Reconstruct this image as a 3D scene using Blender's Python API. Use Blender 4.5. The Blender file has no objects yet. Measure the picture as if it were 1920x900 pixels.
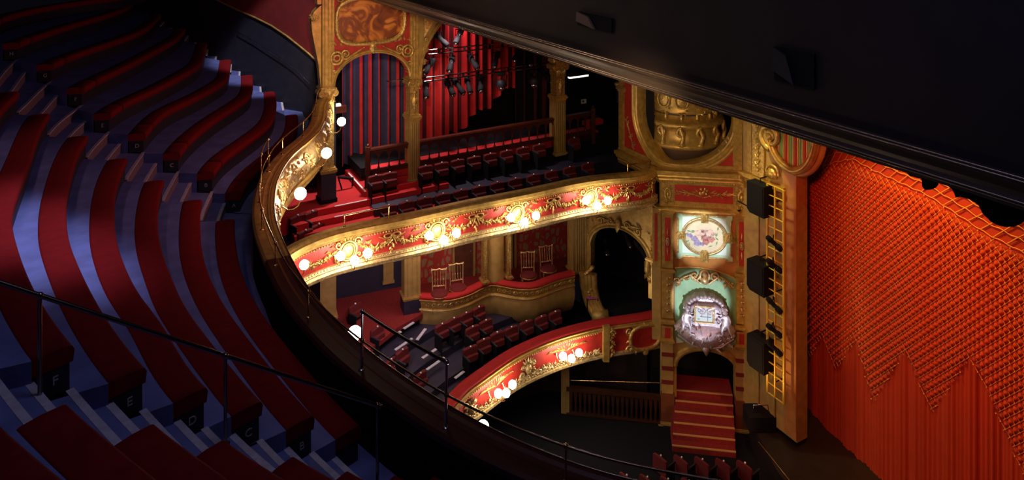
import bpy, math, random
from mathutils import Vector, Matrix
random.seed(7)
PI = math.pi
F, CX, YH, H = 1350.0, 960.0, -171.0, 18.5      # focal length in pixels, image centre x, horizon row, eye height
COL = bpy.context.scene.collection
sin, cos = math.sin, math.cos

# ------------------------------------------------------------------ coordinates
def PD(px, py, D):
    """point at drop D below the eye seen at that pixel"""
    Y = D * F / (py - YH)
    return Vector(((px - CX) / F * Y, Y, H - D))
def PY(px, py, Y):
    return Vector(((px - CX) / F * Y, Y, H - (py - YH) * Y / F))

def catmull(pts, n=8):
    out = []
    P = [Vector(p[:2]) for p in pts]
    for i in range(len(P) - 1):
        p0 = P[i - 1] if i > 0 else P[i] * 2 - P[i + 1]
        p1, p2 = P[i], P[i + 1]
        p3 = P[i + 2] if i + 2 < len(P) else P[i + 1] * 2 - P[i]
        for k in range(n):
            t = k / n
            out.append(0.5 * ((2 * p1) + (p2 - p0) * t + (2 * p0 - 5 * p1 + 4 * p2 - p3) * t * t + (3 * p1 - p0 - 3 * p2 + p3) * t ** 3))
    out.append(P[-1].copy())
    return out

def resample(pts, step):
    L = [0]
    for a, b in zip(pts, pts[1:]): L.append(L[-1] + (b - a).length)
    n = max(2, int(L[-1] / step) + 1); out = []; j = 0
    for i in range(n):
        s = L[-1] * i / (n - 1)
        while j < len(L) - 2 and L[j + 1] < s: j += 1
        t = (s - L[j]) / max(1e-9, L[j + 1] - L[j])
        out.append(pts[j].lerp(pts[j + 1], min(1, max(0, t))))
    return out

def relax(pts, it):
    P = [p.copy() for p in pts]
    for _ in range(it):
        Q = [P[0]] + [(P[i - 1] + P[i] * 2 + P[i + 1]) / 4 for i in range(1, len(P) - 1)] + [P[-1]]
        P = Q
    return P

class Path:
    """a line on the plan with arc length u; M(u, z, w) is the point w in front of it (side=+1: to the right of travel)"""
    def __init__(s, pts, side=1, smooth=None, it=0):
        P = [Vector(p[:2]) for p in pts]
        if smooth:
            P = resample(catmull(P), smooth)
            if it: P = relax(P, it)
        s.P = P; s.side = side
        s.L = [0]
        for a, b in zip(P, P[1:]): s.L.append(s.L[-1] + (b - a).length)
        s.len = s.L[-1]
        s.T = [(P[min(i + 1, len(P) - 1)] - P[max(i - 1, 0)]).normalized() for i in range(len(P))]
        s.hard = not smooth
    def fr(s, u):
        P, L = s.P, s.L
        if u <= 0: return P[0] + s.T0(0) * u, s.T0(0)
        if u >= s.len: return P[-1] + s.T0(-1) * (u - s.len), s.T0(-1)
        lo, hi = 0, len(L) - 1
        while hi - lo > 1:
            m = (lo + hi) // 2
            if L[m] <= u: lo = m
            else: hi = m
        t = (u - L[lo]) / (L[hi] - L[lo])
        T = (P[hi] - P[lo]).normalized() if s.hard else s.T[lo].lerp(s.T[hi], t).normalized()
        return P[lo].lerp(P[hi], t), T
    def T0(s, e):
        return (s.P[1] - s.P[0]).normalized() if e == 0 else (s.P[-1] - s.P[-2]).normalized()
    def M(s, u, v, w=0):
        p, T = s.fr(u)
        n = Vector((T.y, -T.x)) * s.side
        return Vector((p.x + n.x * w, p.y + n.y * w, v))
    def hit(s, px, py=None, w=0, pick=0):
        k = (px - CX) / F
        def g(u):
            q = s.M(u, 0, w); return q.x - k * q.y
        N = 300; e = 4.0; prev = g(-e); sols = []
        for i in range(1, N + 1):
            u = -e + (s.len + 2 * e) * i / N; c = g(u)
            if (prev <= 0) != (c <= 0):
                a, b = u - (s.len + 2 * e) / N, u; ga = prev
                for _ in range(25):
                    m = (a + b) / 2; gm = g(m)
                    if (gm <= 0) == (ga <= 0): a, ga = m, gm
                    else: b = m
                sols.append((a + b) / 2)
            prev = c
        if not sols: raise ValueError('no hit %s' % px)
        u = sols[pick]
        if py is None: return u
        return u, H - (py - YH) * s.M(u, 0, w).y / F
    def ang(s, u):
        _, T = s.fr(u); return math.atan2(T.y, T.x)

ident = lambda u, v, w=0: Vector((u, v, w))
XYZ = lambda x, y, z=0: Vector((x, y, z))

# ------------------------------------------------------------------ mesh builder
class MB:
    def __init__(s): s.v, s.f, s.m, s.sm = [], [], [], []
    def add(s, vs, fs, mat=0, smooth=False):
        o = len(s.v); s.v += [tuple(p) for p in vs]
        for f in fs: s.f.append(tuple(i + o for i in f)); s.m.append(mat); s.sm.append(smooth)
    def box(s, a, b, M=XYZ, mat=0):
        (x0, y0, z0), (x1, y1, z1) = a, b
        vs = [M(x, y, z) for z in (z0, z1) for y in (y0, y1) for x in (x0, x1)]
        s.add(vs, [(0, 2, 3, 1), (4, 5, 7, 6), (0, 1, 5, 4), (2, 6, 7, 3), (0, 4, 6, 2), (1, 3, 7, 5)], mat)
    def cbox(s, a, b, c=.01, M=XYZ, mat=0):
        """box with chamfered upright edges and top, in local x y z"""
        (x0, y0, z0), (x1, y1, z1) = a, b
        def ring(d, z):
            X0, X1, Y0, Y1 = x0 + d, x1 - d, y0 + d, y1 - d
            return [M(X0 + c, Y0, z), M(X1 - c, Y0, z), M(X1, Y0 + c, z), M(X1, Y1 - c, z), M(X1 - c, Y1, z), M(X0 + c, Y1, z), M(X0, Y1 - c, z), M(X0, Y0 + c, z)]
        s.rings([ring(c, z0), ring(0, z0 + c), ring(0, z1 - c), ring(c, z1)], mat, cap=True)
    def rings(s, R, mat=0, closed=True, cap=False, smooth=False, loop=False):
        n = len(R[0]); vs = [p for r in R for p in r]; fs = []
        m = len(R)
        for i in range(m if loop else m - 1):
            for j in range(n if closed else n - 1):
                a, b = i * n + j, i * n + (j + 1) % n
                c, d = ((i + 1) % m) * n + (j + 1) % n, ((i + 1) % m) * n + j
                fs.append((a, b, c, d))
        s.add(vs, fs, mat, smooth)
        if cap:
            s.add(R[0], [tuple(range(n))[::-1]], mat); s.add(R[-1], [tuple(range(n))], mat)
    def tube(s, pts, r, n=6, mat=0, M=None, closed=False, cap=True, flat=1.0):
        if M: pts = [M(*p) for p in pts]
        pts = [Vector(p) for p in pts]
        N = len(pts)
        if N < 2: return
        rr = r if isinstance(r, (list, tuple)) else [r] * N
        R = []; up = None
        for i, p in enumerate(pts):
            if closed: t = pts[(i + 1) % N] - pts[i - 1]
            else: t = pts[min(i + 1, N - 1)] - pts[max(i - 1, 0)]
            if t.length < 1e-9: t = Vector((0, 0, 1))
            t.normalize()
            if up is None:
                a = Vector((0, 0, 1)) if abs(t.z) < .9 else Vector((1, 0, 0))
                up = (a - t * a.dot(t)).normalized()
            else:
                up = up - t * up.dot(t)
                up = up.normalized() if up.length > 1e-6 else Vector((1, 0, 0))
            sd = t.cross(up)
            R.append([p + (up * cos(2 * PI * k / n) + sd * sin(2 * PI * k / n)) * rr[i] for k in range(n)])
        s.rings(R, mat, smooth=True, loop=closed, cap=cap and not closed)
    def lathe(s, prof, c, n=24, mat=0, M=None, smooth=True, a0=0, a1=2 * PI):
        full = abs(a1 - a0 - 2 * PI) < 1e-6
        k = n if full else n + 1
        R = []
        for (r, z) in prof:
            ring = []
            for i in range(k):
                a = a0 + (a1 - a0) * i / n
                p = (c[0] + r * cos(a), c[1] + r * sin(a), c[2] + z)
                ring.append(M(*p) if M else Vector(p))
            R.append(ring)
        s.rings(R, mat, closed=full, smooth=smooth)
    def blob(s, c, r, M=XYZ, mat=0, n=8, m=5):
        R = []
        for i in range(m + 1):
            th = PI * i / m
            q = max(.02, sin(th))
            R.append([M(c[0] + r[0] * q * cos(2 * PI * k / n), c[1] + r[1] * cos(th), c[2] + r[2] * q * sin(2 * PI * k / n)) for k in range(n)])
        s.rings(R, mat, smooth=True)
    def prism(s, poly, w0, w1, M=ident, mat=0, matf=None):
        """polygon in (u, v) from w0 to w1"""
        n = len(poly)
        A = [M(u, v, w0) for u, v in poly]; B = [M(u, v, w1) for u, v in poly]
        s.add(A + B, [(i, (i + 1) % n, n + (i + 1) % n, n + i) for i in range(n)], mat)
        s.add(A, [tuple(range(n))[::-1]], mat); s.add(B, [tuple(range(n))], mat if matf is None else matf)
    def sweep(s, path, u0, u1, prof, step=.25, mat=0, mats=None, closed=True, cap=True, smooth=False, wf=None):
        """profile of (w, v) points along the path from u0 to u1"""
        n = max(2, int(abs(u1 - u0) / step) + 2)
        us = [u0 + (u1 - u0) * i / (n - 1) for i in range(n)]
        if path.hard:
            us = sorted(set([round(u, 5) for u in us] + [l for l in path.L if u0 < l < u1]))
        k = len(prof); R = []
        for u in us:
            if path.hard and any(abs(u - l) < 1e-4 for l in path.L[1:-1]):
                i = [j for j, l in enumerate(path.L) if abs(u - l) < 1e-4][0]
                p = path.P[i]; Ta = (p - path.P[i - 1]).normalized(); Tb = (path.P[i + 1] - p).normalized()
                na, nb = Vector((Ta.y, -Ta.x)), Vector((Tb.y, -Tb.x)); nn = na + nb
                nn = nn / max(.25, nn.dot(na)) * path.side
                R.append([Vector((p.x + nn.x * w, p.y + nn.y * w, v)) for w, v in prof])
            else: R.append([path.M(u, v, w) for w, v in prof])
        N = len(R)
        vs = [p for r in R for p in r]; o = len(s.v); s.v += [tuple(p) for p in vs]
        for i in range(N - 1):
            for j in range(k if closed else k - 1):
                a, b = i * k + j, i * k + (j + 1) % k
                s.f.append((o + a, o + b, o + b + k, o + a + k)); s.m.append(mats[j] if mats else mat); s.sm.append(smooth)
        if cap and closed:
            s.f.append(tuple(o + j for j in range(k))); s.m.append(mat); s.sm.append(False)
            s.f.append(tuple(o + (N - 1) * k + j for j in range(k))[::-1]); s.m.append(mat); s.sm.append(False)
    # ---- carved ornament, all in (u, v, w)
    def spiral(s, c, r, turns=1.4, a0=0, d=1, th=.03, M=ident, mat=0, w=.02, n=None, tail=None):
        n = n or int(10 * turns) + 3; pts = []; rr = []
        for i in range(n):
            t = i / (n - 1); a = a0 + d * 2 * PI * turns * t; q = r * (1 - .85 * t)
            pts.append((c[0] + q * cos(a), c[1] + q * sin(a), w)); rr.append(th * (1 - .5 * t))
        if tail: pts = [(*tail, w)] + pts; rr = [th * .4] + rr
        s.tube(pts, rr, 5, mat, M)
        s.blob((c[0], c[1], w), (r * .22, r * .22, th), M, mat, 6, 4)
    def leaf(s, u, v, a, l, wd, M=ident, mat=0, w=.015, h=.03):
        ca, sa = cos(a), sin(a)
        f = lambda x, y: (u + x * ca - y * sa, v + x * sa + y * ca)
        pts = [(*f(0, 0), w), (*f(l * .45, wd / 2), w), (*f(l, 0), w * 1.2), (*f(l * .45, -wd / 2), w), (*f(l * .45, 0), w + h)]
        s.add([M(*p) for p in pts], [(0, 4, 1), (1, 4, 2), (2, 4, 3), (3, 4, 0)], mat)
    def beads(s, path, u0, u1, v, w, r, gap, mat=0):
        n = max(1, int((u1 - u0) / gap))
        for i in range(n + 1):
            s.blob((u0 + (u1 - u0) * i / n, v, w), (r, r, r), path.M, mat, 5, 3)
    def ring(s, c, ru, rv, th, M=ident, mat=0, w=.02, n=28, a0=0, a1=2 * PI):
        full = abs(a1 - a0 - 2 * PI) < 1e-6
        pts = [(c[0] + ru * cos(a0 + (a1 - a0) * i / n), c[1] + rv * sin(a0 + (a1 - a0) * i / n), w) for i in range(n if full else n + 1)]
        s.tube(pts, th, 6, mat, M, closed=full)
    def build(s, name, mats, parent=None, loc=None):
        if not isinstance(mats, (list, tuple)): mats = [mats]
        if parent is not None: org = ORG.get(parent.name, Vector((0, 0, 0)))
        me = bpy.data.meshes.new(name)
        if loc is None:
            xs, ys, zs = zip(*s.v)
            loc = Vector(((min(xs) + max(xs)) / 2, (min(ys) + max(ys)) / 2, min(zs)))
        loc = Vector(loc)
        me.from_pydata([(x - loc.x, y - loc.y, z - loc.z) for x, y, z in s.v], [], s.f)
        for m in mats: me.materials.append(m)
        me.polygons.foreach_set('material_index', s.m)
        me.polygons.foreach_set('use_smooth', s.sm)
        me.update()
        o = bpy.data.objects.new(name, me); COL.objects.link(o)
        if parent is not None:
            o.parent = parent; o.location = loc - org
        else: o.location = loc
        ORG[o.name] = loc
        return o
ORG = {}

def thing(name, label, cat, loc=(0, 0, 0), rotz=0, group=None):
    o = bpy.data.objects.new(name, None); COL.objects.link(o)
    o.location = loc; o.rotation_euler = (0, 0, rotz); o.empty_display_size = .1
    o['label'] = label; o['category'] = cat
    if group: o['group'] = group
    ORG[o.name] = Vector(loc) if not rotz else Vector((0, 0, 0))
    return o
def tag(o, label, cat, group=None):
    o['label'] = label; o['category'] = cat
    if group: o['group'] = group
    return o
def struct(o, label=None):
    o['kind'] = 'structure'
    if label: o['label'] = label
    return o
def local(name, label, cat, group=None):
    """an Empty at the origin whose parts are built in local space; move it afterwards"""
    o = thing(name, label, cat, (0, 0, 0), 0, group); ORG[o.name] = Vector((0, 0, 0)); return o
KIDS = {}
def kids(o):
    if o.name not in KIDS: KIDS[o.name] = [c for c in bpy.data.objects if c.parent == o]
    return KIDS[o.name]
def dup(o, loc, rotz=0, label=None, group=None):
    r = o.copy(); COL.objects.link(r); r.location = loc; r.rotation_euler = (0, 0, rotz)
    if label: r['label'] = label
    if group: r['group'] = group
    for ch in kids(o):
        c = ch.copy(); COL.objects.link(c); c.parent = r
        for g in kids(ch):
            d = g.copy(); COL.objects.link(d); d.parent = c
    return r
def text(name, body, size, mat, M4, parent=None, ext=.003):
    cu = bpy.data.curves.new(name, 'FONT'); cu.body = body; cu.size = size; cu.extrude = ext
    cu.align_x = 'CENTER'; cu.align_y = 'CENTER'
    c = bpy.data.objects.new(name + '_outline', cu); COL.objects.link(c)
    me = bpy.data.meshes.new_from_object(c.evaluated_get(bpy.context.evaluated_depsgraph_get()))
    bpy.data.objects.remove(c); me.materials.clear(); me.materials.append(mat); me.name = name
    o = bpy.data.objects.new(name, me); COL.objects.link(o)
    if parent: o.parent = parent
    o.matrix_local = M4
    return o

# ------------------------------------------------------------------ materials
def mat(name, col, rough=.6, metal=0, noise=0, nscale=8, bump=0, bscale=40, sheen=0, emis=None, estr=0, spec=.5, col2=None):
    m = bpy.data.materials.new(name); m.use_nodes = True
    nt = m.node_tree; b = nt.nodes['Principled BSDF']
    b.inputs['Base Color'].default_value = (*col, 1); b.inputs['Roughness'].default_value = rough
    b.inputs['Metallic'].default_value = metal; b.inputs['Specular IOR Level'].default_value = spec
    if sheen: b.inputs['Sheen Weight'].default_value = sheen; b.inputs['Sheen Tint'].default_value = (*[min(1, c * 2 + .1) for c in col], 1)
    if emis: b.inputs['Emission Color'].default_value = (*emis, 1); b.inputs['Emission Strength'].default_value = estr
    tc = nt.nodes.new('ShaderNodeTexCoord')
    if noise or col2:
        n = nt.nodes.new('ShaderNodeTexNoise'); n.inputs['Scale'].default_value = nscale; n.inputs['Detail'].default_value = 5
        r = nt.nodes.new('ShaderNodeValToRGB')
        c2 = col2 or tuple(c * (1 - noise) for c in col)
        r.color_ramp.elements[0].position = .35; r.color_ramp.elements[0].color = (*c2, 1)
        r.color_ramp.elements[1].position = .65; r.color_ramp.elements[1].color = (*col, 1)
        nt.links.new(tc.outputs['Object'], n.inputs['Vector']); nt.links.new(n.outputs['Fac'], r.inputs['Fac'])
        nt.links.new(r.outputs['Color'], b.inputs['Base Color'])
    if bump:
        n = nt.nodes.new('ShaderNodeTexNoise'); n.inputs['Scale'].default_value = bscale; n.inputs['Detail'].default_value = 3
        bp = nt.nodes.new('ShaderNodeBump'); bp.inputs['Strength'].default_value = bump; bp.inputs['Distance'].default_value = .02
        nt.links.new(tc.outputs['Object'], n.inputs['Vector']); nt.links.new(n.outputs['Fac'], bp.inputs['Height'])
        nt.links.new(bp.outputs['Normal'], b.inputs['Normal'])
    return m
GOLD = mat('gold_paint', (.60, .38, .10), .38, .45, .35, 6, .25, 30)
GOLD2 = mat('carved_gilding', (.72, .47, .14), .3, .55, .55, 14, .5, 35)
OCHRE = mat('ochre_plaster', (.42, .27, .08), .5, .1, .25, 4, .15, 20)
SILVERG = mat('pale_gilding', (.66, .47, .21), .3, .5, .5, 14, .5, 35)
REDP = mat('red_paint', (.42, .022, .014), .55, 0, .25, 5)
PLUSH = mat('red_plush', (.20, .004, .005), .9, 0, .18, 7, .2, 120, 0, spec=.2)
PLUSHR = mat('bright_red_rim_plush', (.42, .008, .010), .85, 0, .18, 7, .2, 120, .05)
PLUSH2 = mat('crimson_plush', (.13, .005, .007), .85, 0, .25, 9, .2, 100, .1)
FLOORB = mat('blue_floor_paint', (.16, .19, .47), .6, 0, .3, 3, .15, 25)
NOSE = mat('white_nosing_paint', (.55, .53, .64), .55, 0, .25, 12)
RISER = mat('grey_brown_riser_paint', (.17, .13, .15), .7, 0, .2, 6)
NOSEW = mat('white_nosing_strip', (.85, .8, .8), .4)
PANEL = mat('black_paint', (.020, .020, .032), .6, 0, .3, 4)
LETTER = mat('grey_lettering', (.45, .43, .42), .5)
DARKM = mat('dark_steel_rail', (.26, .22, .20), .22, 1.0)
BRONZE = mat('aged_bronze', (.30, .21, .14), .25, 1)
BRASS = mat('polished_brass', (.78, .52, .20), .2, 1.0)
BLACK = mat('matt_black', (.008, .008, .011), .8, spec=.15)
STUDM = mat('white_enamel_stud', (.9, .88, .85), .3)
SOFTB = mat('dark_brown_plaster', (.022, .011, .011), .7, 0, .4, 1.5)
MOULD = mat('dark_bronze_moulding', (.10, .070, .052), .35, .3)
EDGEHI = mat('edge_highlight_bronze', (.5, .40, .32), .25, .8)  # pale colour stands in for highlights on the moulding edges
WOOD = mat('mahogany_wood', (.085, .018, .010), .3, 0, .35, 10)
PARW = mat('red_brown_parapet_wood', (.075, .012, .008), .35, 0, .3, 8)
CARPET = mat('red_carpet', (.52, .014, .018), .95, 0, .15, 30, .2, 200)
CARPET2 = mat('deep_red_carpet', (.24, .012, .012), .95, 0, .3, 14, .2, 200)
GLOBE = mat('lit_globe_glass', (1, 1, 1), .3, emis=(1, .86, .66), estr=55)
GLOBE2 = mat('lit_globe_glass_near', (1, 1, 1), .3, emis=(1, .86, .66), estr=16)
NAVY = mat('dark_navy_paint', (.022, .018, .045), .6, 0, .3, 3)
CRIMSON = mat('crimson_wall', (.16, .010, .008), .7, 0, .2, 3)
CHROME = mat('chrome', (.6, .6, .65), .15, 1)
# ================================================================== GALLERY (the upper tier the camera stands in)
DK = lambda k: 4.5 + .45 * k          # drop of the bench tops of row k (F = 0)
def up(pts, D): return [PD(x, y, D) for x, y in pts]
ROWPX = {
 -3: ([], [(0, 35), (100, 10), (143, 0)]),
 -2: ([], [(33, 88), (90, 68), (143, 50), (213, 30), (247, 13), (256, -4)]),
 -1: ([], [(97, 128), (167, 100), (215, 84), (260, 67), (283, 53), (302, 32)]),
 0: ([(133, 643), (100, 600), (67, 550), (40, 490), (26, 443), (20, 400), (55, 300), (91, 213)], [(163, 168), (233, 133), (300, 97), (333, 77), (347, 60)]),
 1: ([(267, 683), (200, 597), (163, 533), (140, 483), (127, 450), (123, 417), (123, 380), (128, 350), (140, 300), (163, 255)], [(223, 208), (287, 177), (350, 143), (377, 123), (388, 87)]),
 2: ([(382, 723), (333, 657), (300, 597), (267, 560), (243, 520), (230, 490), (217, 450), (213, 400), (217, 350), (237, 297)], [(287, 240), (317, 213), (367, 190), (423, 157), (430, 143), (433, 118)]),
 3: ([(492, 755), (349, 578), (324, 524), (311, 496), (300, 462), (294, 424), (296, 380), (307, 336)], [(350, 277), (400, 233), (450, 200), (472, 180), (473, 147)]),
 4: ([(582, 775), (440, 600), (405, 545), (385, 500), (376, 460), (374, 430), (378, 372)], [(411, 315), (450, 283), (487, 256), (511, 233), (518, 204), (515, 178)]),
}
NEARPX = {-2: [(123, 897), (0, 800)], -1: [(300, 898), (124, 758)], 0: [(433, 897), (287, 793)], 1: [(530, 892), (422, 827)], 2: [(620, 892), (544, 853)], 3: [(700, 906), (640, 878)], 4: [(790, 912), (729, 887)]}
ROWS = {}
def offs(pts, d):
    p = Path(pts); p.hard = False
    return [Vector(p.M(u, 0, d)[:2]) for u in p.L]
base = {}
for k, (a, b) in ROWPX.items():
    if a:
        P = up(NEARPX[k] + a, DK(k)) + up(b, DK(k) + .12)
        P = [Vector(p[:2]) for p in P]
        d0 = (P[0] - P[1]).normalized(); rot = Vector((.93, -.37))
        P = [P[0] + d0 * 1.2 + rot * 3.4, P[0] + d0 * 1.2 + rot * 1.6, P[0] + d0 * .9] + P
        base[k] = P
# front rows: E..B traced; A is a step inside B; G, H, I a step outside F on the near side, traced on the far side
def farpts(k): return [Vector(p[:2]) for p in up(ROWPX[k][1], DK(k) + .12)]
for k in (0, 1, 2, 3, 4):
    ROWS[k] = relax(resample(catmull(base[k]), .15), 14)
ROWS[5] = relax(resample(offs(ROWS[4], .66), .15), 10)
f0 = ROWS[0]
cut = next(i for i, p in enumerate(f0) if p.y > 16.9 and i > 20)
for k in (-1, -2, -3):
    near = offs(f0[:cut], .68 * k)[::4]
    far = farpts(k)
    if k == -3: far = [Vector(p[:2]) for p in up([(0, 35), (100, 10)], DK(k))] + [Vector((-13.9, 27.0)), Vector((-14.6, 29.0))]
    near = [p for p in near if p.y < far[0].y - 1.2]
    if k in NEARPX:
        q = [Vector(p[:2]) for p in up(NEARPX[k], DK(k))]; i0 = min(range(len(near)), key=lambda i: (near[i] - q[1]).length)
        near = [q[0] + (q[0] - q[1]).normalized() * 1.2 + Vector((1.5, -.6)), q[0] + (q[0] - q[1]).normalized() * 1.0, q[0], q[1]] + [p for p in near if p.y > q[1].y + .9]
    ROWS[k] = relax(resample(catmull(near + far), .15), 30)
# travel is from the near end to the far end, the house side (front) lies to the right of travel
for k, P in ROWS.items():
    e = (P[-1] - P[-3]).normalized()
    ROWS[k] = Path(P + [P[-1] + e * .9, P[-1] + e * 1.8], 1); ROWS[k].hard = False
def uof(k, px, py, D):
    q = PD(px, py, D); q = Vector(q[:2]); r = ROWS[k]
    i = min(range(len(r.P)), key=lambda i: (r.P[i] - q).length)
    return r.L[i]
ENDS = {}     # near block end, mid block start, mid block end, far block start, far block end
pxE = {0: ((287, 793), (133, 643), (91, 213), (153, 172), (347, 58)), 1: ((422, 827), (267, 683), (163, 255), (203, 220), (388, 87)),
       2: ((544, 853), (382, 723), (237, 297), (270, 258), (433, 118)), 3: ((640, 878), (492, 755), (307, 336), (335, 295), (473, 147)),
       4: ((729, 887), (582, 775), (378, 372), (398, 333), (515, 178))}
for k, q in pxE.items(): ENDS[k] = [uof(k, x, y, DK(k) + (.12 if j > 2 else 0)) for j, (x, y) in enumerate(q)]
def near_u(k, p):
    r = ROWS[k]; return r.L[min(range(len(r.P)), key=lambda i: (r.P[i] - p).length)]
def pt(k, j): return ROWS[k].fr(ENDS[k][j])[0]
ENDS[5] = [near_u(5, pt(4, j) * 2 - pt(3, j)) for j in range(5)]
ENDS[5][4] = uof(5, 553, 215, DK(5))
for k in (-1, -2, -3):
    ENDS[k] = [near_u(k, pt(k + 1, j) * 2 - pt(k + 2, j)) for j in range(4)] + [ROWS[k].len - 1.9]
    if k in NEARPX: ENDS[k][0] = uof(k, *NEARPX[k][1], DK(k))
# walls of the gallery: the terrace is stretched to the side wall
FLOOR = MB()
ks = list(range(-3, 6))
def dens(p, n, a=None, b=None):
    a = 0 if a is None else a; b = p.len if b is None else b
    return [p.fr(a + (b - a) * i / (n - 1))[0] for i in range(n)]
NS = 130
BWD = .37          # bench depth: each bench stands against the riser of the step behind
CNT = [15, 7, 51, 9, 35, 15]
def seg(k, j, w):
    r = ROWS[k]; e = [0] + ENDS[k] + [r.len]; a, b = e[j], e[j + 1]
    return [r.M(a + (b - a) * i / (CNT[j] - 1), 0, w).xy for i in range(CNT[j])]
def line(k, j):
    """rear edge of step k in column group j: the bench back in the blocks, the bench front of the row above in the aisles"""
    if k == 6: return [p * 2 - q for p, q in zip(seg(5, j, -BWD), seg(4, j, -BWD))]
    if j in (1, 3, 5) and k > -3: return seg(k - 1, j, 0)
    return seg(k, j, -BWD)
for kb in ks:
    z = H - DK(kb) - .45
    for j in range(6):
        A, B = line(kb, j), line(kb + 1, j); n = len(A)
        vs = [(p.x, p.y, z + .45) for p in A] + [(p.x, p.y, z) for p in A] + [(p.x, p.y, z) for p in B]
        FLOOR.add(vs, [(i, n + i, n + i + 1, i + 1) for i in range(n - 1)], 0)
        rm = 2 if (j in (1, 3) or (j == 5 and kb >= 0)) else 1
        for i in range(n - 1): FLOOR.m[-1 - i] = rm
        FLOOR.add(vs, [(n + i, 2 * n + i, 2 * n + i + 1, n + i + 1) for i in range(n - 1)], 0)
        if j in (0, 2, 4) and kb < 5:      # cheeks of the floor strip beside the aisles
            for p, q in ((A[0], B[0]), (A[-1], B[-1])):
                FLOOR.add([(p.x, p.y, z), (q.x, q.y, z), (q.x, q.y, z - .45), (p.x, p.y, z - .45)], [(0, 1, 2, 3)], 0)
# passage in front of row A down to the parapet
PARPX = [(612, 195), (611, 219), (604, 238), (587, 258), (555, 284), (541, 299), (521, 333), (514, 363), (513, 395), (518, 424), (529, 450)]
PAR = [Vector(p[:2]) for p in up(PARPX + [(557, 510), (580, 546), (600, 572), (640, 615), (693, 663), (754, 706), (800, 737), (867, 780), (918, 806), (1003, 843), (1060, 866), (1110, 886)], 6.3)] + [Vector(q) for q in ((2.2, 7.7), (4.2, 7.35), (7.5, 7.2))]
PAR = [Vector((-6.02, 23.9))] + PAR
PARP = Path(PAR, -1, .2, 8); PARP = Path([PARP.M(u, 0, -.09) for u in PARP.L], -1, .2, 2)          # from the far column round to the camera's side; outside lies to the left of travel
zA = H - DK(5) - .45
q = [PARP.M(PARP.len * (1 - i / 99), 0, -.36) for i in range(100)]
A = dens(ROWS[5], 100, 0, ROWS[5].len - .9); zA -= .004
FLOOR.add([(p.x, p.y, zA) for p in A] + [(p.x, p.y, zA) for p in A] + [(p.x, p.y, zA) for p in q],
          [(i, 100 + i, 101 + i, i + 1) for i in range(99)] + [(100 + i, 200 + i, 201 + i, 101 + i) for i in range(99)], 0)
struct(FLOOR.build('floor_gallery', [FLOORB, PANEL, RISER]), 'blue painted stepped floor of the gallery')

LET = {-3: 'J', -2: 'H', -1: 'G', 0: 'F', 1: 'E', 2: 'D', 3: 'C', 4: 'B', 5: 'A'}
ORD = {-3: 'ninth', -2: 'eighth', -1: 'seventh', 0: 'sixth', 1: 'fifth', 2: 'fourth', 3: 'third', 4: 'second', 5: 'front'}
def bench(k, u0, u1, block, letter_end=None, split=None):
    r = ROWS[k]; zt = H - DK(k); W = .37
    name = 'gallery_bench'
    where = {'near': 'in the dark block nearest the camera', 'mid': 'curving through the middle gallery block', 'far': 'far gallery block beside the steps'}[block]
    t = thing(name, 'long red padded bench, %s row from the parapet, %s' % (ORD[k], where), 'bench', r.M((u0 + u1) / 2, zt - .45, -W / 2), 0, 'curved red benches of the gallery')
    def cush(a, b, nm='cushion'):
        m = MB()
        prof = [(.0, zt - .17), (.015, zt - .05), (-.005, zt - .012), (-.03, zt), (-W / 2, zt + .010), (-W + .03, zt), (-W + .005, zt - .012), (-W, zt - .05), (-W, zt - .17)]
        m.sweep(r, a, b, prof, .2, smooth=True)
        return m.build(nm, PLUSH, t)
    if split:
        cush(u0, u0 + split - .02); cush(u0 + split + .02, u1)
    else: cush(u0, u1)
    m = MB(); m.sweep(r, u0 + .01, u1 - .01, [(-.03, zt - .45), (-.03, zt - .17), (-W + .03, zt - .17), (-W + .03, zt - .45)], .25)
    bp = m.build('base_panel', PANEL, t)
    if letter_end is not None:
        u = u0 if letter_end == 'start' else u1
        p = r.M(u - .012, zt - .29, -W * .45); a = r.ang(u)
        # the plate faces back along the travel
        R = Matrix.Rotation(a - PI / 2, 4, 'Z') @ Matrix.Rotation(PI / 2, 4, 'X')
        text('row_letter', LET[k], .13, LETTER, Matrix.Translation(p - ORG[bp.name]) @ R, bp)
    return t
for k in range(-2, 6):
    e = ENDS[k]
    bench(k, max(0, e[0] - 5.5), e[0], 'near')
for k in range(-2, 6):
    e = ENDS[k]; bench(k, e[1], e[2], 'mid', 'start' if k != 5 else None)
for k in ks:
    e = ENDS[k]; bench(k, e[3], e[4], 'far', 'start', .75)

# aisle steps with white nosings
def aisle(nm, label, spans, w=.075, half=True, nosemat=None, klist=None):
    t = thing('aisle_steps', label, 'steps', ROWS[2].M((spans[2][0] + spans[2][1]) / 2, H - DK(2) - .9, 0), 0)
    for k in (klist or ks):
        if k not in spans: continue
        a, b = spans[k]; r = ROWS[k]; z = H - DK(k) - .45
        if k == 5: continue
        m = MB(); m.sweep(r, a, b, [(.006, z - .02), (.006, z + .004), (-w, z + .004), (-w, z - .02)], .2); m.build('nosing', nosemat or NOSE, t)
        zh = z - .225
        m = MB(); m.sweep(r, a, b, [(.002, z - .45), (.002, zh), (.31, zh), (.31, z - .45)], .2, mats=[1, 0, 1, 1]); st = m.build('half_step', [FLOORB, RISER], t)
        m = MB(); m.sweep(r, a, b, [(.316, zh - .02), (.316, zh + .004), (.31 - w, zh + .004), (.31 - w, zh - .02)], .2); m.build('nosing', nosemat or NOSE, t)
    return t
aisle('n', 'blue aisle steps with broad white nosings beside the dark handrail', {k: (ENDS[k][0], ENDS[k][1]) for k in ks}, .07)
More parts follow.
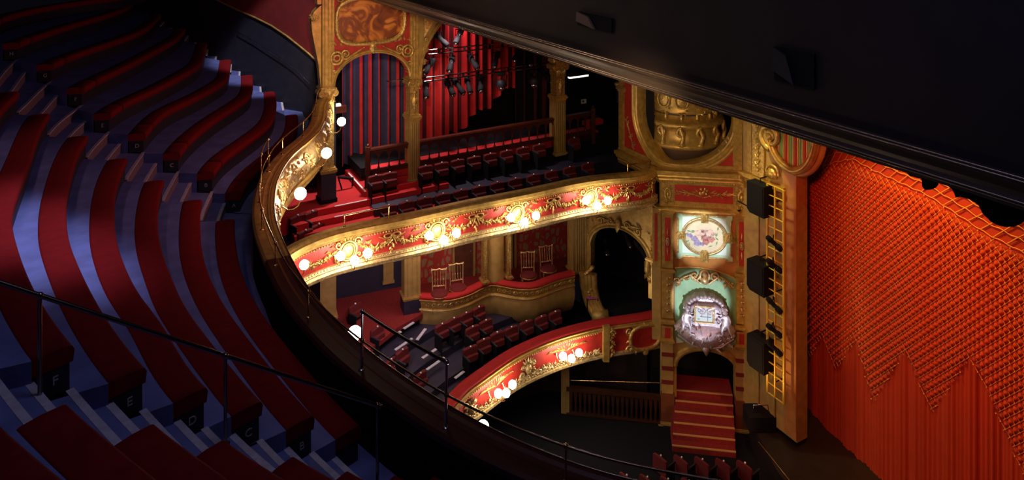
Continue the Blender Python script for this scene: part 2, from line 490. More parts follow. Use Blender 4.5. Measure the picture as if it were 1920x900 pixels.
aisle('m', 'narrow aisle steps between the middle and far gallery blocks', {k: (ENDS[k][2], ENDS[k][3]) for k in ks}, .06)
aisle('f', 'pale lit steps at the outer ends of the far benches', {k: (ENDS[k][4] + .02, ENDS[k][4] + 1.5) for k in range(-2, 6)}, .06, True, NOSEW)

# ------------------------------------------------------------------ gallery parapet
ZP = H - 6.3
ZB = ZP - .92
par = thing('gallery_parapet', 'gilded curved parapet of the gallery sweeping from the corner column to the near side', 'balcony front', PARP.M(8, ZB, 0))
uG = PARP.len * .40; uE = PARP.len
# capping: moulded board, gilded on the far bend, wood further round
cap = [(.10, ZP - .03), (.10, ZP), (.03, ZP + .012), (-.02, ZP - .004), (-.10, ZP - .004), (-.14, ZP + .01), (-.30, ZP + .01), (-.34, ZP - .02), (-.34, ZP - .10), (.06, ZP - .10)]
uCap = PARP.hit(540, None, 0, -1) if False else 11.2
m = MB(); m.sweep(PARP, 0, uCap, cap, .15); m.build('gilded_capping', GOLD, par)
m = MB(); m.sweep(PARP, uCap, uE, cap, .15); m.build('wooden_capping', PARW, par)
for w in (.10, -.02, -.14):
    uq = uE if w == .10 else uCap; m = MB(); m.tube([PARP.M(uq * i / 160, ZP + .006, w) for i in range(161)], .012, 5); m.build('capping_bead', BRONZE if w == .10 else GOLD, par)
m = MB(); m.sweep(PARP, 0, uE, [(.0, ZP - .10), (-.06, ZP - .10), (-.06, ZB - .3), (.0, ZB - .3)], .2); core = m.build('backing_panel', OCHRE, par)
m = MB(); m.sweep(PARP, 0, uE, [(-.26, ZP - .10), (-.32, ZP - .10), (-.32, zA - .47), (-.26, zA - .47)], .2); m.build('inner_panel', BLACK, par)
# bulging gilded basket front with foliage
def bulge(v): return .03 + .16 * max(0, sin(PI * min(1, max(0, (ZP - .1 - v) / .85)))) 
m = MB()
prof = [(bulge(ZP - .1 - .85 * i / 8), ZP - .1 - .85 * i / 8) for i in range(9)]
m.sweep(PARP, 0, uE, prof + [(0, ZB), (0, ZP - .1)], .15, smooth=True); m.build('bombe_front', SILVERG, par)
m = MB(); m.sweep(PARP, 0, uE, [(0, ZB - .02), (.1, ZB), (.14, ZB - .06), (.08, ZB - .1), (.11, ZB - .18), (.02, ZB - .3), (0, ZB - .3)], .2); m.build('lower_moulding', GOLD, par)
MPb = lambda u, v, w=0: PARP.M(u, v, w + bulge(v))
orn = MB()
u = .3
while u < uCap + 1:
    sc = 1
    orn.spiral((u + .2, ZB + .55), .17, 1.5, PI, -1, .028, MPb, w=.01)
    orn.spiral((u + .62, ZB + .32), .17, 1.5, 0, -1, .028, MPb, w=.01)
    for j in range(7):
        orn.leaf(u + random.uniform(0, .8), ZB + random.uniform(.1, .75), random.uniform(0, 2 * PI), .16, .07, MPb)
    for j in range(4): orn.blob((u + random.uniform(0, .8), ZB + random.uniform(.15, .75), .02), (.035, .035, .03), MPb, n=6, m=4)
    u += .85
orn.build('foliage_relief', GOLD2, par)

# brass guard rail on the parapet
def railtube(path, pts_u, v, w, r, parent, name='rail', mt=None, n=None):
    a, b = pts_u; n = n or max(6, int(abs(b - a) / .2)); m = MB()
    m.tube([path.M(a + (b - a) * i / n, v, w) for i in range(n + 1)], r, 8); return m.build(name, mt or BRASS, parent)
def post(p0, p1, r, parent, mt, knob=True, name='post'):
    m = MB(); m.tube([p0, p1], r, 8)
    m.lathe([(0, 0), (.045, 0), (.045, .012), (.02, .03), (0, .03)], p0, 10)
    o = m.build(name, mt, parent)
    if knob:
        m = MB(); m.blob(p1, (.034, .034, .034), n=10, m=8); m.build('ball_knob', mt, parent)
    return o
uof_par = lambda px, py: min(range(400), key=lambda i: abs((lambda q: (q.x / q.y * F + CX - px) ** 2 + ((H - q.z) / q.y * F + YH - py) ** 2)(PARP.M(PARP.len * i / 399, ZP, -.2)))) * PARP.len / 399
rl = thing('parapet_guard_rail', 'low brass rail on short posts following the gallery parapet', 'handrail', PARP.M(8, ZP, -.2))
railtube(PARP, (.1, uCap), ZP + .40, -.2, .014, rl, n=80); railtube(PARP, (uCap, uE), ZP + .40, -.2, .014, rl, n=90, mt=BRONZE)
for (px, py) in ((588, 218), (559, 245), (520, 281), (497, 318), (488, 380), (500, 430), (521, 498), (587, 588), (690, 678), (851, 785), (1068, 890)):
    u = uof_par(px, py); post(PARP.M(u, ZP, -.2), PARP.M(u, ZP + .40, -.2), .013, rl, BRASS)
g1 = thing('aisle_guard', 'raised guard rail with ball finials on the parapet facing the near aisle', 'handrail', PARP.M(uof_par(770, 730), ZP, -.2))
ua, ub = uof_par(690, 678), uof_par(851, 785)
railtube(PARP, (ua, ub), ZP + .80, -.2, .022, g1, mt=DARKM)
for u in (ua, ub): post(PARP.M(u, ZP, -.22), PARP.M(u, ZP + .80, -.2), .017, g1, CHROME)
g2 = thing('aisle_guard', 'small brass guard loop on the parapet facing the far aisle', 'handrail', PARP.M(uof_par(492, 340), ZP, -.2))
ua, ub = uof_par(497, 318), uof_par(486, 352)
railtube(PARP, (ua, ub), ZP + .78, -.22, .016, g2)
for u in (ua, ub): post(PARP.M(u, ZP, -.22), PARP.M(u, ZP + .78, -.22), .014, g2, BRASS)

# dark handrail down the near aisle
p0, p1 = Vector((-4.59, 7.0, H - 3.76)), Vector((-3.14, 7.89, H - 4.90)); dd = p1 - p0
hr = thing('aisle_handrail', 'dark metal handrail running down the near aisle over the benches', 'handrail', p0 - Vector((0, 0, 1.2)))
m = MB(); m.tube([p0 + dd * t for t in (-2.2, -1, 0, .5, 1, 1.5, 2.05)], .024, 10); m.build('rail', DARKM, hr)
m = MB(); m.blob(p0 + dd * 2.05, (.03, .03, .03), n=10, m=8); m.build('end_knob', DARKM, hr)
for t, d in ((0, 4.98), (1, 5.87), (2.03, 7.25)):
    p = p0 + dd * t
    m = MB(); m.tube([(p.x, p.y, H - d), p], .02, 8); m.lathe([(0, 0), (.05, 0), (.05, .01), (.02, .02)], (p.x, p.y, H - d), 10); m.build('post', DARKM, hr)
    m = MB(); m.blob(p, (.034, .034, .034), n=10, m=8); m.build('rail_bracket', DARKM, hr)

# gallery side wall beyond the far steps
GW = Path([(-18, 30.7), (-12.5, 28.05), (-6.3, 24.95)], 1)
w_ = MB(); w_.sweep(GW, 0, GW.len, [(0, H - 10), (0, H + 2), (-.3, H + 2), (-.3, H - 10)], 2); struct(w_.build('wall_gallery_side', PANEL), 'black painted wall beside the far gallery steps')
BP = [(398, -6), (420, 6), (450, 20), (480, 33), (510, 48), (540, 68), (565, 88), (582, 102), (596, 116)]
pl = [GW.hit(x, y, .02) for x, y in BP]
m = MB(); top = [(GW.hit(600, None, .02), H + 2), (GW.hit(398, None, .02) - 1, H + 2), (GW.hit(398, None, .02) - 1, pl[0][1])]
pts = pl + top
n = len(pl)
vs = []
for (u, v) in pl: vs += [GW.M(u, v, .03), GW.M(u, H + 2, .03)]
m.add(vs, [(2 * i, 2 * i + 1, 2 * i + 3, 2 * i + 2) for i in range(n - 1)]); o = m.build('wall_gallery_upper', CRIMSON); struct(o, 'crimson upper part of the gallery wall with curved lower edge')
m = MB(); m.tube([GW.M(u, v, .05) for u, v in pl], .035, 6); o = struct(m.build('trim_1', GOLD), 'thin gilded trim under the crimson gallery wall')
RP = [(446, 60), (476, 77), (500, 93), (522, 107), (540, 119), (556, 132), (570, 146), (581, 157)]
t = thing('wall_handrail', 'thin polished handrail fixed to the black wall beside the far steps', 'handrail', GW.M(GW.hit(520), H - 7, .1))
pr = [GW.M(*GW.hit(x, y, .12), .12) for x, y in RP]
m = MB(); m.tube(pr, .014, 6); m.build('rail', CHROME, t)
for i in (0, 3, 6):
    m = MB(); m.tube([pr[i], pr[i] + Vector((.05, .12, -.03))], .012, 6); m.build('bracket', CHROME, t)
# ================================================================== SIDE WALL WITH THE ARCADE (upper circle level)
def floor_poly(name, pts, z, m, th=.12, label=None):
    mb = MB(); n = len(pts)
    A = [Vector((p[0], p[1], z)) for p in pts]; B = [Vector((p[0], p[1], z - th)) for p in pts]
    mb.add(A + B, [tuple(range(n)), tuple(range(n, 2 * n))[::-1]] + [(i, n + i, n + (i + 1) % n, (i + 1) % n) for i in range(n)])
    return struct(mb.build(name, m), label)
D2 = Vector((.872, .49)); WN = Vector((.49, -.872))
W = Path([Vector((-6.1, 24.0)) - D2 * 1.2, Vector((-6.1, 24.0)) + D2 * 14.5], 1)
vW = lambda px, py, w=0: W.hit(px, py, w)[1]
uW = lambda px, w=0: W.hit(px, None, w)
TOPZ = H - 1.5

def arch_panel(mb, M, u0, u1, vtop, uc, vs, ru, rv, w0, w1, n=24, mat=0):
    """wall between u0 and u1 up to vtop with a round-headed opening; the springing is at vs"""
    us = [uc - ru * cos(PI * i / n) for i in range(n + 1)]; vv = [vs + rv * sin(PI * i / n) for i in range(n + 1)]
    for w, fl in ((w1, 0), (w0, 1)):
        vs_ = []
        for a, b in zip(us, vv): vs_ += [M(a, b, w), M(a, vtop, w)]
        mb.add(vs_, [(2 * i, 2 * i + 2, 2 * i + 3, 2 * i + 1) for i in range(n)], mat)
    vs_ = []
    for a, b in zip(us, vv): vs_ += [M(a, b, w0), M(a, b, w1)]
    mb.add(vs_, [(2 * i, 2 * i + 1, 2 * i + 3, 2 * i + 2) for i in range(n)], mat, True)
    for a, b in ((u0, us[0]), (us[-1], u1)):
        if b - a > .005: mb.prism([(a, vs), (b, vs), (b, vtop), (a, vtop)], w0, w1, M, mat)
def arch_band(mb, M, uc, vs, ru, rv, prof, n=28, mat=0, a0=0, a1=PI):
    """moulding around an arch; prof is (outward from the opening, w)"""
    R = []
    for i in range(n + 1):
        a = a0 + (a1 - a0) * i / n
        R.append([M(uc - (ru + d) * cos(a), vs + (rv + d) * sin(a), w) for d, w in prof])
    mb.rings(R, mat, cap=True)

MW = W.M
def shaft(mb, M, uc, hw, v0, v1, w0, w1, flutes=3, mat=0):
    mb.prism([(uc - hw, v0), (uc + hw, v0), (uc + hw, v1), (uc - hw, v1)], w0, w1, M, mat)
    for i in range(flutes):
        u = uc - hw * .6 + hw * 1.2 * i / max(1, flutes - 1)
        mb.tube([(u, v0 + .08, w1), (u, v1 - .08, w1)], .022, 5, mat, M)
def slab(mb, M, uc, hw, v, h, w0, w1, mat=0):
    """moulded ledge: three stepped courses"""
    for i, (e, a, b) in enumerate(((.02, 0, .4), (.06, .35, .75), (.03, .7, 1))):
        mb.prism([(uc - hw - e, v + h * a), (uc + hw + e, v + h * a), (uc + hw + e, v + h * b), (uc - hw - e, v + h * b)], w0 - e, w1 + e, M, mat)
def capital(mb, M, uc, hw, v, h, w0, w1, mat=0):
    slab(mb, M, uc, hw, v + h * .72, h * .28, w0, w1, mat)
    mb.prism([(uc - hw, v), (uc + hw, v), (uc + hw * 1.1, v + h * .75), (uc - hw * 1.1, v + h * .75)], w0, w1 + .01, M, mat)
    for sgn in (-1, 1):
        mb.spiral((uc + sgn * hw * 1.0, v + h * .55), h * .26, 1.3, PI / 2, -sgn, .03, M, mat, w1 + .04)
        mb.tube([(uc + sgn * hw * 1.12, v + h * .55, w) for w in (w0 - .02, w1 + .06)], h * .2, 8, mat, M)
    for i in range(5): mb.leaf(uc - hw * .8 + hw * .4 * i, v + .02, PI / 2, h * .5, hw * .45, M, mat, w1 + .02, .05)
    mb.beads(Path([M(uc - hw, 0, w1).xy, M(uc + hw, 0, w1).xy], 1), 0, 2 * hw, v, .03, .022, .07, mat)

arc = thing('arcade_wall', 'gilded arcade with a small and a large arch standing behind the upper circle', 'arcade', MW(uW(776), vW(776, 342), 0))
cols = []
V = {}
# column 1 beside the end of the gallery
def col(px, hw, ybase, yplinth, ymid, ycap0, ycap1, ytop, lab, cut=False):
    u = uW(px); v = lambda y: vW(px, y)
    t = thing('gilded_column', lab, 'column', MW(u, v(yplinth), 0))
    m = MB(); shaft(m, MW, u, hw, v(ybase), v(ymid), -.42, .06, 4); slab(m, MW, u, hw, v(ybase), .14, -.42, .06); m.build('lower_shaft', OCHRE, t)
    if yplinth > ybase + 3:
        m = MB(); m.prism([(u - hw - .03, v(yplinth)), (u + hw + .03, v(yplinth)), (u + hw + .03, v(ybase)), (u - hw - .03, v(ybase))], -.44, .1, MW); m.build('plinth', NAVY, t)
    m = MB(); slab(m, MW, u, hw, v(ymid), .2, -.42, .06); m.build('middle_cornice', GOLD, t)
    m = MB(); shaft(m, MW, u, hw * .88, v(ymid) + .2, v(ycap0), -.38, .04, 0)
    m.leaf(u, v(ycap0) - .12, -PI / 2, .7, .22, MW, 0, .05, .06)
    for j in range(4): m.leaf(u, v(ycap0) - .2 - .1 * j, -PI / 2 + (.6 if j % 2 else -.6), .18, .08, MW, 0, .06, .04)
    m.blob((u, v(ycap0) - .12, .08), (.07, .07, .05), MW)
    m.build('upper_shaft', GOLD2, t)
    m = MB(); capital(m, MW, u, hw * .95, v(ycap0), v(ycap1) - v(ycap0), -.42, .06); m.build('capital', GOLD2, t)
    return t, u
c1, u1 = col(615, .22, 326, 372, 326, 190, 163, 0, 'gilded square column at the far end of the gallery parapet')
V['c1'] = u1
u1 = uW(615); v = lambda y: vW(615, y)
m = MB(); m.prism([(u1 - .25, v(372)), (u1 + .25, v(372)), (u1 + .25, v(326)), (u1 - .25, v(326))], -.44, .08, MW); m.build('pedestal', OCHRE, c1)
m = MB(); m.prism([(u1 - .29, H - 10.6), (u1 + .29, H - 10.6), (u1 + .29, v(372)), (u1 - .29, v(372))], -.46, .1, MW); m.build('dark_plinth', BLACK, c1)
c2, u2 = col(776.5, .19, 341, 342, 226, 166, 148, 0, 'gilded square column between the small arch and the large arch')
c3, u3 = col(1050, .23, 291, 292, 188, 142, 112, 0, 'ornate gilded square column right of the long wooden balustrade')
# pilaster strips above the capitals
def strip(u, hw, v0, v1, parent, M=MW, wf=.05, nm='pilaster_strip'):
    m = MB(); shaft(m, M, u, hw, v0, v1, -.36, wf, 3)
    for j in range(9):
        vv = v1 - .5 - j * .11
        m.leaf(u, vv, -PI / 2 + (.7 if j % 2 else -.7), .2, .1, M, 0, wf, .05)
        m.blob((u, vv, wf + .02), (.05, .05, .04), M, n=6, m=4)
    return m.build(nm, GOLD, parent)
strip(u1, .20, vW(615, 163), TOPZ, arc); strip(u2, .17, vW(776, 148), TOPZ, arc)
strip(u3, .22, vW(1050, 112), TOPZ, arc)
# console on the gallery side of the corner column
m = MB()
uL = u1 - .22
poly = [(uL - .02, vW(600, 165)), (uL - .10, vW(600, 120)), (uL - .30, vW(600, 60)), (uL - .34, vW(600, 35)), (uL - .25, vW(600, 22)), (uL - .12, vW(600, 15)), (uL, vW(600, 10)), (uL, vW(600, 165))]
m.prism(poly, -.3, .0, MW); m.spiral((uL - .22, vW(600, 35)), .13, 1.4, 0, 1, .03, MW, w=.02)
for j in range(4): m.blob((uL - .36 + .03 * j, vW(600, 28 + 3 * j), .0), (.06, .05, .06), MW)
m.prism([(uL - .14, vW(600, 8)), (uL, vW(600, 8)), (uL, TOPZ), (uL - .14, TOPZ)], -.3, .02, MW)
m.build('scrolled_console', GOLD, arc)
# small arch
ul, ur = uW(628), uW(766); uc = (ul + ur) / 2; ru = (ur - ul) / 2
vs = vW(628, 160); vtop_arch = vW(701, 99)
m = MB(); arch_panel(m, MW, u1 + .18, u2 - .15, TOPZ, uc, vs, ru, vtop_arch - vs, -.34, -.02); m.build('small_arch_wall', REDP, arc)
AP = [(0, -.3), (0, .06), (.05, .10), (.07, .07), (.10, .07), (.13, .03), (.13, -.02)]
m = MB(); arch_band(m, MW, uc, vs, ru, vtop_arch - vs, AP); m.build('small_arch_moulding', GOLD, arc)
V['arch'] = (uc, vs, ru, vtop_arch - vs)
# carved frame round the painting, the painting itself
pc = (uW(696), (vW(696, -4) + vW(696, 78)) / 2); pr_ = ((uW(757) - uW(634)) / 2, (vW(696, -4) - vW(696, 78)) / 2)
def sup(c, a, b, e, n=40):
    o = []
    for i in range(n):
        t = 2 * PI * i / n; x, y = cos(t), sin(t)
        o.append((c[0] + a * math.copysign(abs(x) ** e, x), c[1] + b * math.copysign(abs(y) ** e, y)))
    return o
def paintmat(name, cols, scale, dist):
    m = bpy.data.materials.new(name); m.use_nodes = True; nt = m.node_tree; b = nt.nodes['Principled BSDF']
    tc = nt.nodes.new('ShaderNodeTexCoord'); n = nt.nodes.new('ShaderNodeTexNoise'); n.inputs['Scale'].default_value = scale; n.inputs['Distortion'].default_value = dist; n.inputs['Detail'].default_value = 2
    r = nt.nodes.new('ShaderNodeValToRGB'); r.color_ramp.interpolation = 'LINEAR'
    while len(r.color_ramp.elements) < len(cols): r.color_ramp.elements.new(.5)
    for e, (p, c) in zip(r.color_ramp.elements, cols): e.position = p; e.color = (*c, 1)
    nt.links.new(tc.outputs['Object'], n.inputs['Vector']); nt.links.new(n.outputs['Fac'], r.inputs['Fac']); nt.links.new(r.outputs['Color'], b.inputs['Base Color'])
    b.inputs['Roughness'].default_value = .45
    return m
PAINT = paintmat('brown_orange_mural', [(.25, (.10, .022, .008)), (.45, (.22, .055, .012)), (.55, (.50, .17, .025)), (.7, (.62, .27, .05))], 1.6, 1.6)
m = MB(); m.prism(sup(pc, pr_[0], pr_[1], .62), -.02, .02, MW); mural = m.build('mural', PAINT, arc)
m = MB()
ov = sup(pc, pr_[0] + .05, pr_[1] + .05, .62, 48)
m.tube([(a, b, .04) for a, b in ov], .075, 7, 0, MW, closed=True)
m.tube([(pc[0] + (a - pc[0]) * .95, pc[1] + (b - pc[1]) * .94, .05) for a, b in ov], .03, 5, 0, MW, closed=True)
vb = vW(696, 84)
for sg in (-1, 1):
    m.spiral((uc + sg * .95, vs + 1.02), .17, 1.6, -PI / 2, sg, .05, MW, w=.05, tail=(uc + sg * .3, vb - .05))
    m.ring((uc + sg * (ru - .05), vs + .92), .2, .2, .05, MW, w=.05); m.ring((uc + sg * (ru - .05), vs + .92), .1, .1, .04, MW, w=.07)
    m.spiral((uc + sg * (ru + .02), vs + .45), .12, 1.3, 0, sg, .035, MW, w=.04, tail=(uc + sg * (ru + .05), vs + .05))
    m.spiral((uc + sg * (ru + .1), vs + 1.35), .12, 1.3, 0, -sg, .035, MW, w=.04)
    m.spiral((uc + sg * (ru - .2), vs + 2.9), .2, 1.3, 0, -sg, .05, MW, w=.05)
    for j in range(8): m.leaf(uc + sg * (.25 + .13 * j), vb + .02 + .05 * random.random(), PI / 2 + sg * random.uniform(-1, 1.), .18, .09, MW, 0, .04, .04)
    for j in range(6): m.leaf(uc + sg * (ru + .04), vs + .5 + .16 * j, random.uniform(0, 6), .15, .07, MW, 0, .02, .04)
m.blob((uc, vb - .07, .06), (.14, .2, .08), MW); m.leaf(uc, vb + .05, -PI / 2, .34, .3, MW, 0, .1, .08)
for j in range(5): m.leaf(uc, vb - .02, PI / 2 + (j - 2) * .5, .2, .1, MW, 0, .07, .05)
m.build('carved_frame', GOLD2, mural)
# large arch
ul, ur = uW(790), uW(1036); uc = (ul + ur) / 2; ru = (ur - ul) / 2; vs = vW(790, 147)
m = MB(); arch_panel(m, MW, u2 + .15, u3 - .2, TOPZ + .8, uc, vs, ru, ru * .98, -.34, -.02, 30); m.build('large_arch_wall', OCHRE, arc)
m = MB(); arch_band(m, MW, uc, vs, ru, ru * .98, AP, 36); m.build('large_arch_moulding', GOLD, arc)
m = MB()
for i in range(14):                                          # fluted shell in the spandrel and scrolls below it
    a = PI * .5 + PI * .42 * i / 13
    m.tube([(ul + .12, vs + 1.45, .0), (ul + .12 + .62 * i / 13, vs + 2.6 - .1 * (i % 2), .03)], [.02, .045], 5, 0, MW)
for (a, b, r) in ((.16, 1.0, .12), (.12, .6, .08), (.2, 1.35, .09)):
    m.spiral((ul + a - .02, vs + b), r, 1.4, 0, 1, .03, MW, w=.05)
    m.ring((ul + a - .02, vs + b), r * .5, r * .5, .02, MW, w=.06)
for j in range(10): m.leaf(ul + .06 + .08 * (j % 2), vs + .2 + .14 * j, random.uniform(0, 6), .14, .07, MW, 0, .01, .04)
m.build('shell_relief', GOLD2, arc)
# the bare wall beyond the ornate column, and dark back wall
m = MB(); m.sweep(W, uW(1070), uW(1150), [(-.02, H - 4.0), (-.3, H - 4.0), (-.3, H), (-.02, H)], 2); struct(m.build('wall_upper_side', BLACK))
m = MB(); m.sweep(W, 1.1, W.len, [(-3.3, H - 10.6), (-3.5, H - 10.6), (-3.5, H), (-3.3, H)], 2); struct(m.build('wall_back', BLACK), 'black wall behind the arcade')

# ------------------------------------------------------------------ curtain behind the arcade
def striped_curtain(name, label, ua, ub, w, v0, v1, period, amp, red, dark, ratio, hem=None):
    m = MB(); n = int((ub - ua) / .03); R0, R1 = [], []
    L = 14
    cols_ = []
    ph = [random.uniform(-.35, .35) for _ in range(200)]
    rows = [[] for _ in range(L + 1)]
    for i in range(n + 1):
        u = ua + (ub - ua) * i / n; x = (u - ua) / period; k = int(x)
        d = amp * cos(2 * PI * (x + .12 * sin(x * 1.7 + ph[k % 200])))
        h0 = hem(u) if hem else v0
        for j in range(L + 1):
            t = j / L; rows[j].append(MW(u, h0 + (v1 - h0) * t, w + d * (1.15 - .4 * t)))
    N = n + 1; vs_ = [p for r in rows for p in r]; o = len(m.v); m.v += [tuple(p) for p in vs_]
    for j in range(L):
        for i in range(n):
            x = (ua + (ub - ua) * (i + .5) / n - ua) / period; fr = x - int(x); k = int(x)
            isred = (fr < ratio / 2 or fr > 1 - ratio / 2)
            m.f.append((o + j * N + i, o + j * N + i + 1, o + (j + 1) * N + i + 1, o + (j + 1) * N + i)); m.m.append(0 if isred else 1); m.sm.append(True)
    return tag(m.build(name, [red, dark]), label, 'curtain')
CR = mat('red_curtain_cloth', (.62, .02, .022), .75, 0, .2, 3, .1, 60, .2)
CN = mat('midnight_curtain_cloth', (.05, .045, .12), .8, 0, .3, 3)
CD = mat('dark_red_curtain_cloth', (.10, .006, .010), .8, 0, .3, 3)
striped_curtain('stage_curtain', 'midnight blue curtain with red stripes hanging behind the small arch', uW(640, -2.4), uW(770, -2.4), -2.4, H - 9.5, H - .5, .36, .12, CR, CN, .30)
striped_curtain('stage_curtain', 'bright red pleated curtain hanging behind the lighting bars in the large arch', uW(772, -2.4), uW(965, -2.4), -2.4, H - 9.2, H - .5, .38, .15, CR, CD, .62, hem=lambda u: H - 9.2 + 1.3 * max(0, (u - 6.5) / 2.2) + .15 * sin(u * 5))
striped_curtain('stage_curtain', 'dark folded cloth hanging at the right side of the large arch', uW(966, -2.4), uW(1045, -2.4), -2.5, H - 9.2, H - .5, .5, .1, CD, BLACK, .3)

# ------------------------------------------------------------------ lighting bars with spotlights
def twobar(name, label, a, b, w, gap):
    (xa, ya), (xb, yb) = a, b
    t = thing(name, label, 'lighting bar', MW(*W.hit(xa, ya, w), w), 0, 'lighting bars in the large arch')
    for d in (0, gap):
        m = MB(); ua, va = W.hit(xa, ya + d, w); ub, vb_ = W.hit(xb, yb + d * .9, w); m.tube([MW(ua, va, w), MW(ub, vb_, w)], .028, 8); m.build('pipe', DARKM, t)
    m = MB()
    for i in range(8):
        q = .1 + .8 * i / 7; x = xa + (xb - xa) * q; y = ya + (yb - ya) * q
        u, v = W.hit(x, y + gap / 2, w); m.box((u - .03, v - .09, w - .04), (u + .03, v + .09, w + .04), MW)
    m.build('clamp', BLACK, t)
    # wires up to the ceiling
    for q in (.15, .85):
        m = MB(); x = xa + (xb - xa) * q; y = ya + (yb - ya) * q; u, v = W.hit(x, y, w); m.tube([MW(u, v, w), MW(u, H, w)], .008, 5); m.build('suspension_wire', BLACK, t)
    return t
twobar('lighting_bar', 'upper double pipe lighting bar across the large arch', (803, 94), (1010, 75), -1.0, 8)
twobar('lighting_bar', 'lower double pipe lighting bar running from arch to ornate column', (788, 147), (1034, 117), -.9, 7)
t = thing('lighting_bar', 'short thin pipe sticking out left of the middle column', 'lighting bar', MW(*W.hit(740, 152, -.7), -.7))
m = MB(); m.tube([MW(*W.hit(724, 153, -.7), -.7), MW(*W.hit(762, 149, -.7), -.7)], .025, 8); m.build('pipe', CHROME, t)
def spot_proto():
    t = local('spotlight', 'x', 'spotlight')
    m = MB(); m.tube([(0, 0, -.10), (0, 0, 0)], .022, 6); m.box((-.16, -.02, -.13), (.16, .02, -.10)); m.box((-.16, -.015, -.36), (-.145, .015, -.10)); m.box((.145, -.015, -.36), (.16, .015, -.10)); m.build('yoke', BLACK, t)
    m = MB(); a = Vector((0, .25, -.12)); b = Vector((0, -.32, -.58)); d = (b - a)
    pr = [(0, .05), (.0, .09), (.12, .11), (.3, .12), (.34, .09), (.62, .085), (.66, .11), (.98, .115), (1, .10)]
    m.tube([a + d * p for p, r in pr], [r for p, r in pr], 10); m.build('barrel', BLACK, t)
    m = MB(); m.blob(tuple(b + d * .01), (.085, .03, .085)); m.build('lens', CHROME, t)
    m = MB(); m.blob((.0, .12, -.22), (.03, .05, .03)); m.blob((.05, -.05, -.30), (.02, .02, .02)); m.build('knob', CHROME, t)
    return t
sp0 = spot_proto(); first = True
SPOTS = [(861, 50, 'just under the dark ceiling beam'), (825, 56, 'beside the curved edge of the large arch'), (806, 106, 'leftmost on the upper bar'), (846, 102, 'second from the arch on the upper bar'),
         (886, 98, 'third from the arch on the upper bar'), (931, 94, 'fourth from the arch on the upper bar'), (971, 84, 'close to the beam above the dark cloth'), (996, 92, 'last before the ornate column up high'),
         (842, 146, 'first on the lower bar'), (858, 144, 'second on the lower bar'), (878, 142, 'third on the lower bar, bright cap'), (902, 139, 'fourth on the lower bar'),
         (1022, 124, 'on the lower bar next to the ornate column'), (799, 150, 'beside the middle column capital')]
for i, (x, y, lab) in enumerate(SPOTS):
    w_p = -1.0 + (.1 if i > 7 else 0); u, v = W.hit(x, y, w_p); p = MW(u, v, w_p)
    rz = math.atan2(.49, .872) + (-.9, .7, -1.1, -.7, .2, -.8, -1, -.6, .1, .35, -.2, -.5, .3, -.4)[i]
    if i == 0: o = sp0; o.location = p; o.rotation_euler = (0, 0, rz); o['label'] = 'black spotlight ' + lab; o['group'] = 'spotlights in the large arch'
    else: dup(sp0, p, rz, 'black spotlight ' + lab)
# two moving heads
for (x, y, lab) in ((940, 135, 'round moving head lamp with shiny lens under the lower bar'), (1001, 130, 'boxy moving head lamp hanging left of the ornate column')):
    u, v = W.hit(x, y, -.8); p = MW(u, v, -.8)
    t = thing('moving_head', lab, 'stage light', p)
    m = MB(); m.cbox((p.x - .16, p.y - .12, p.z - .14), (p.x + .16, p.y + .12, p.z), .02); m.build('base', BLACK, t)
    m = MB(); m.box((p.x - .24, p.y - .05, p.z - .55), (p.x - .19, p.y + .05, p.z - .12)); m.box((p.x + .19, p.y - .05, p.z - .55), (p.x + .24, p.y + .05, p.z - .12)); m.build('yoke', BLACK, t)
    m = MB(); m.lathe([(0, 0), (.12, .0), (.18, .08), (.19, .22), (.15, .34), (0, .38)], (p.x, p.y, p.z - .66), 16); m.build('head', PANEL, t)
    m = MB(); m.blob((p.x, p.y - .12, p.z - .62), (.12, .07, .10), n=12, m=8); m.build('lens', CHROME, t)

# ------------------------------------------------------------------ wooden balustrade
bl = thing('arcaded_balustrade', 'long dark red wooden balustrade with little arches behind the columns', 'balustrade', MW(uW(900, -.15), H - 9.1, -.15))
ua, ub = uW(690, -.15), uW(1112, -.15); Zt = H - 8.27; Zb = H - 9.02
m = MB(); m.sweep(W, ua, ub, [(-.06, Zt), (-.24, Zt), (-.26, Zt - .05), (-.20, Zt - .09), (-.20, Zt - .15), (-.10, Zt - .15), (-.10, Zt - .09), (-.04, Zt - .05)], 2); m.build('top_rail', WOOD, bl)
m = MB(); m.sweep(W, ua, ub, [(-.09, Zb), (-.21, Zb), (-.21, Zb - .14), (-.09, Zb - .14)], 2); m.build('bottom_rail', WOOD, bl)
nb = 25; g = (ub - ua) / nb
for i in range(nb):
    m = MB(); uc_ = ua + g * (i + .5)
    arch_panel(m, MW, uc_ - g / 2, uc_ + g / 2, Zt - .14, uc_, Zt - .34, g / 2 - .035, .16, -.18, -.12, 8); m.build('arch_head', WOOD, bl)
for i in range(1, nb):
    u = ua + g * i; m = MB(); p = MW(u, Zb, -.15)
    m.lathe([(.045, 0), (.045, .05), (.025, .08), (.022, .25), (.035, .27), (.035, .30), (.022, .32), (.028, .42), (.04, .44), (.04, .46)], p, 8); m.build('baluster', WOOD, bl)
for u, hh in ((ua, .08), (ub, .14)):
    m = MB(); p = MW(u, 0, -.15); m.cbox((p.x - .09, p.y - .09, H - 9.6), (p.x + .09, p.y + .09, Zt + hh), .015); m.blob((p.x, p.y, Zt + hh + .03), (.06, .06, .06)); m.build('newel_post', WOOD, bl)

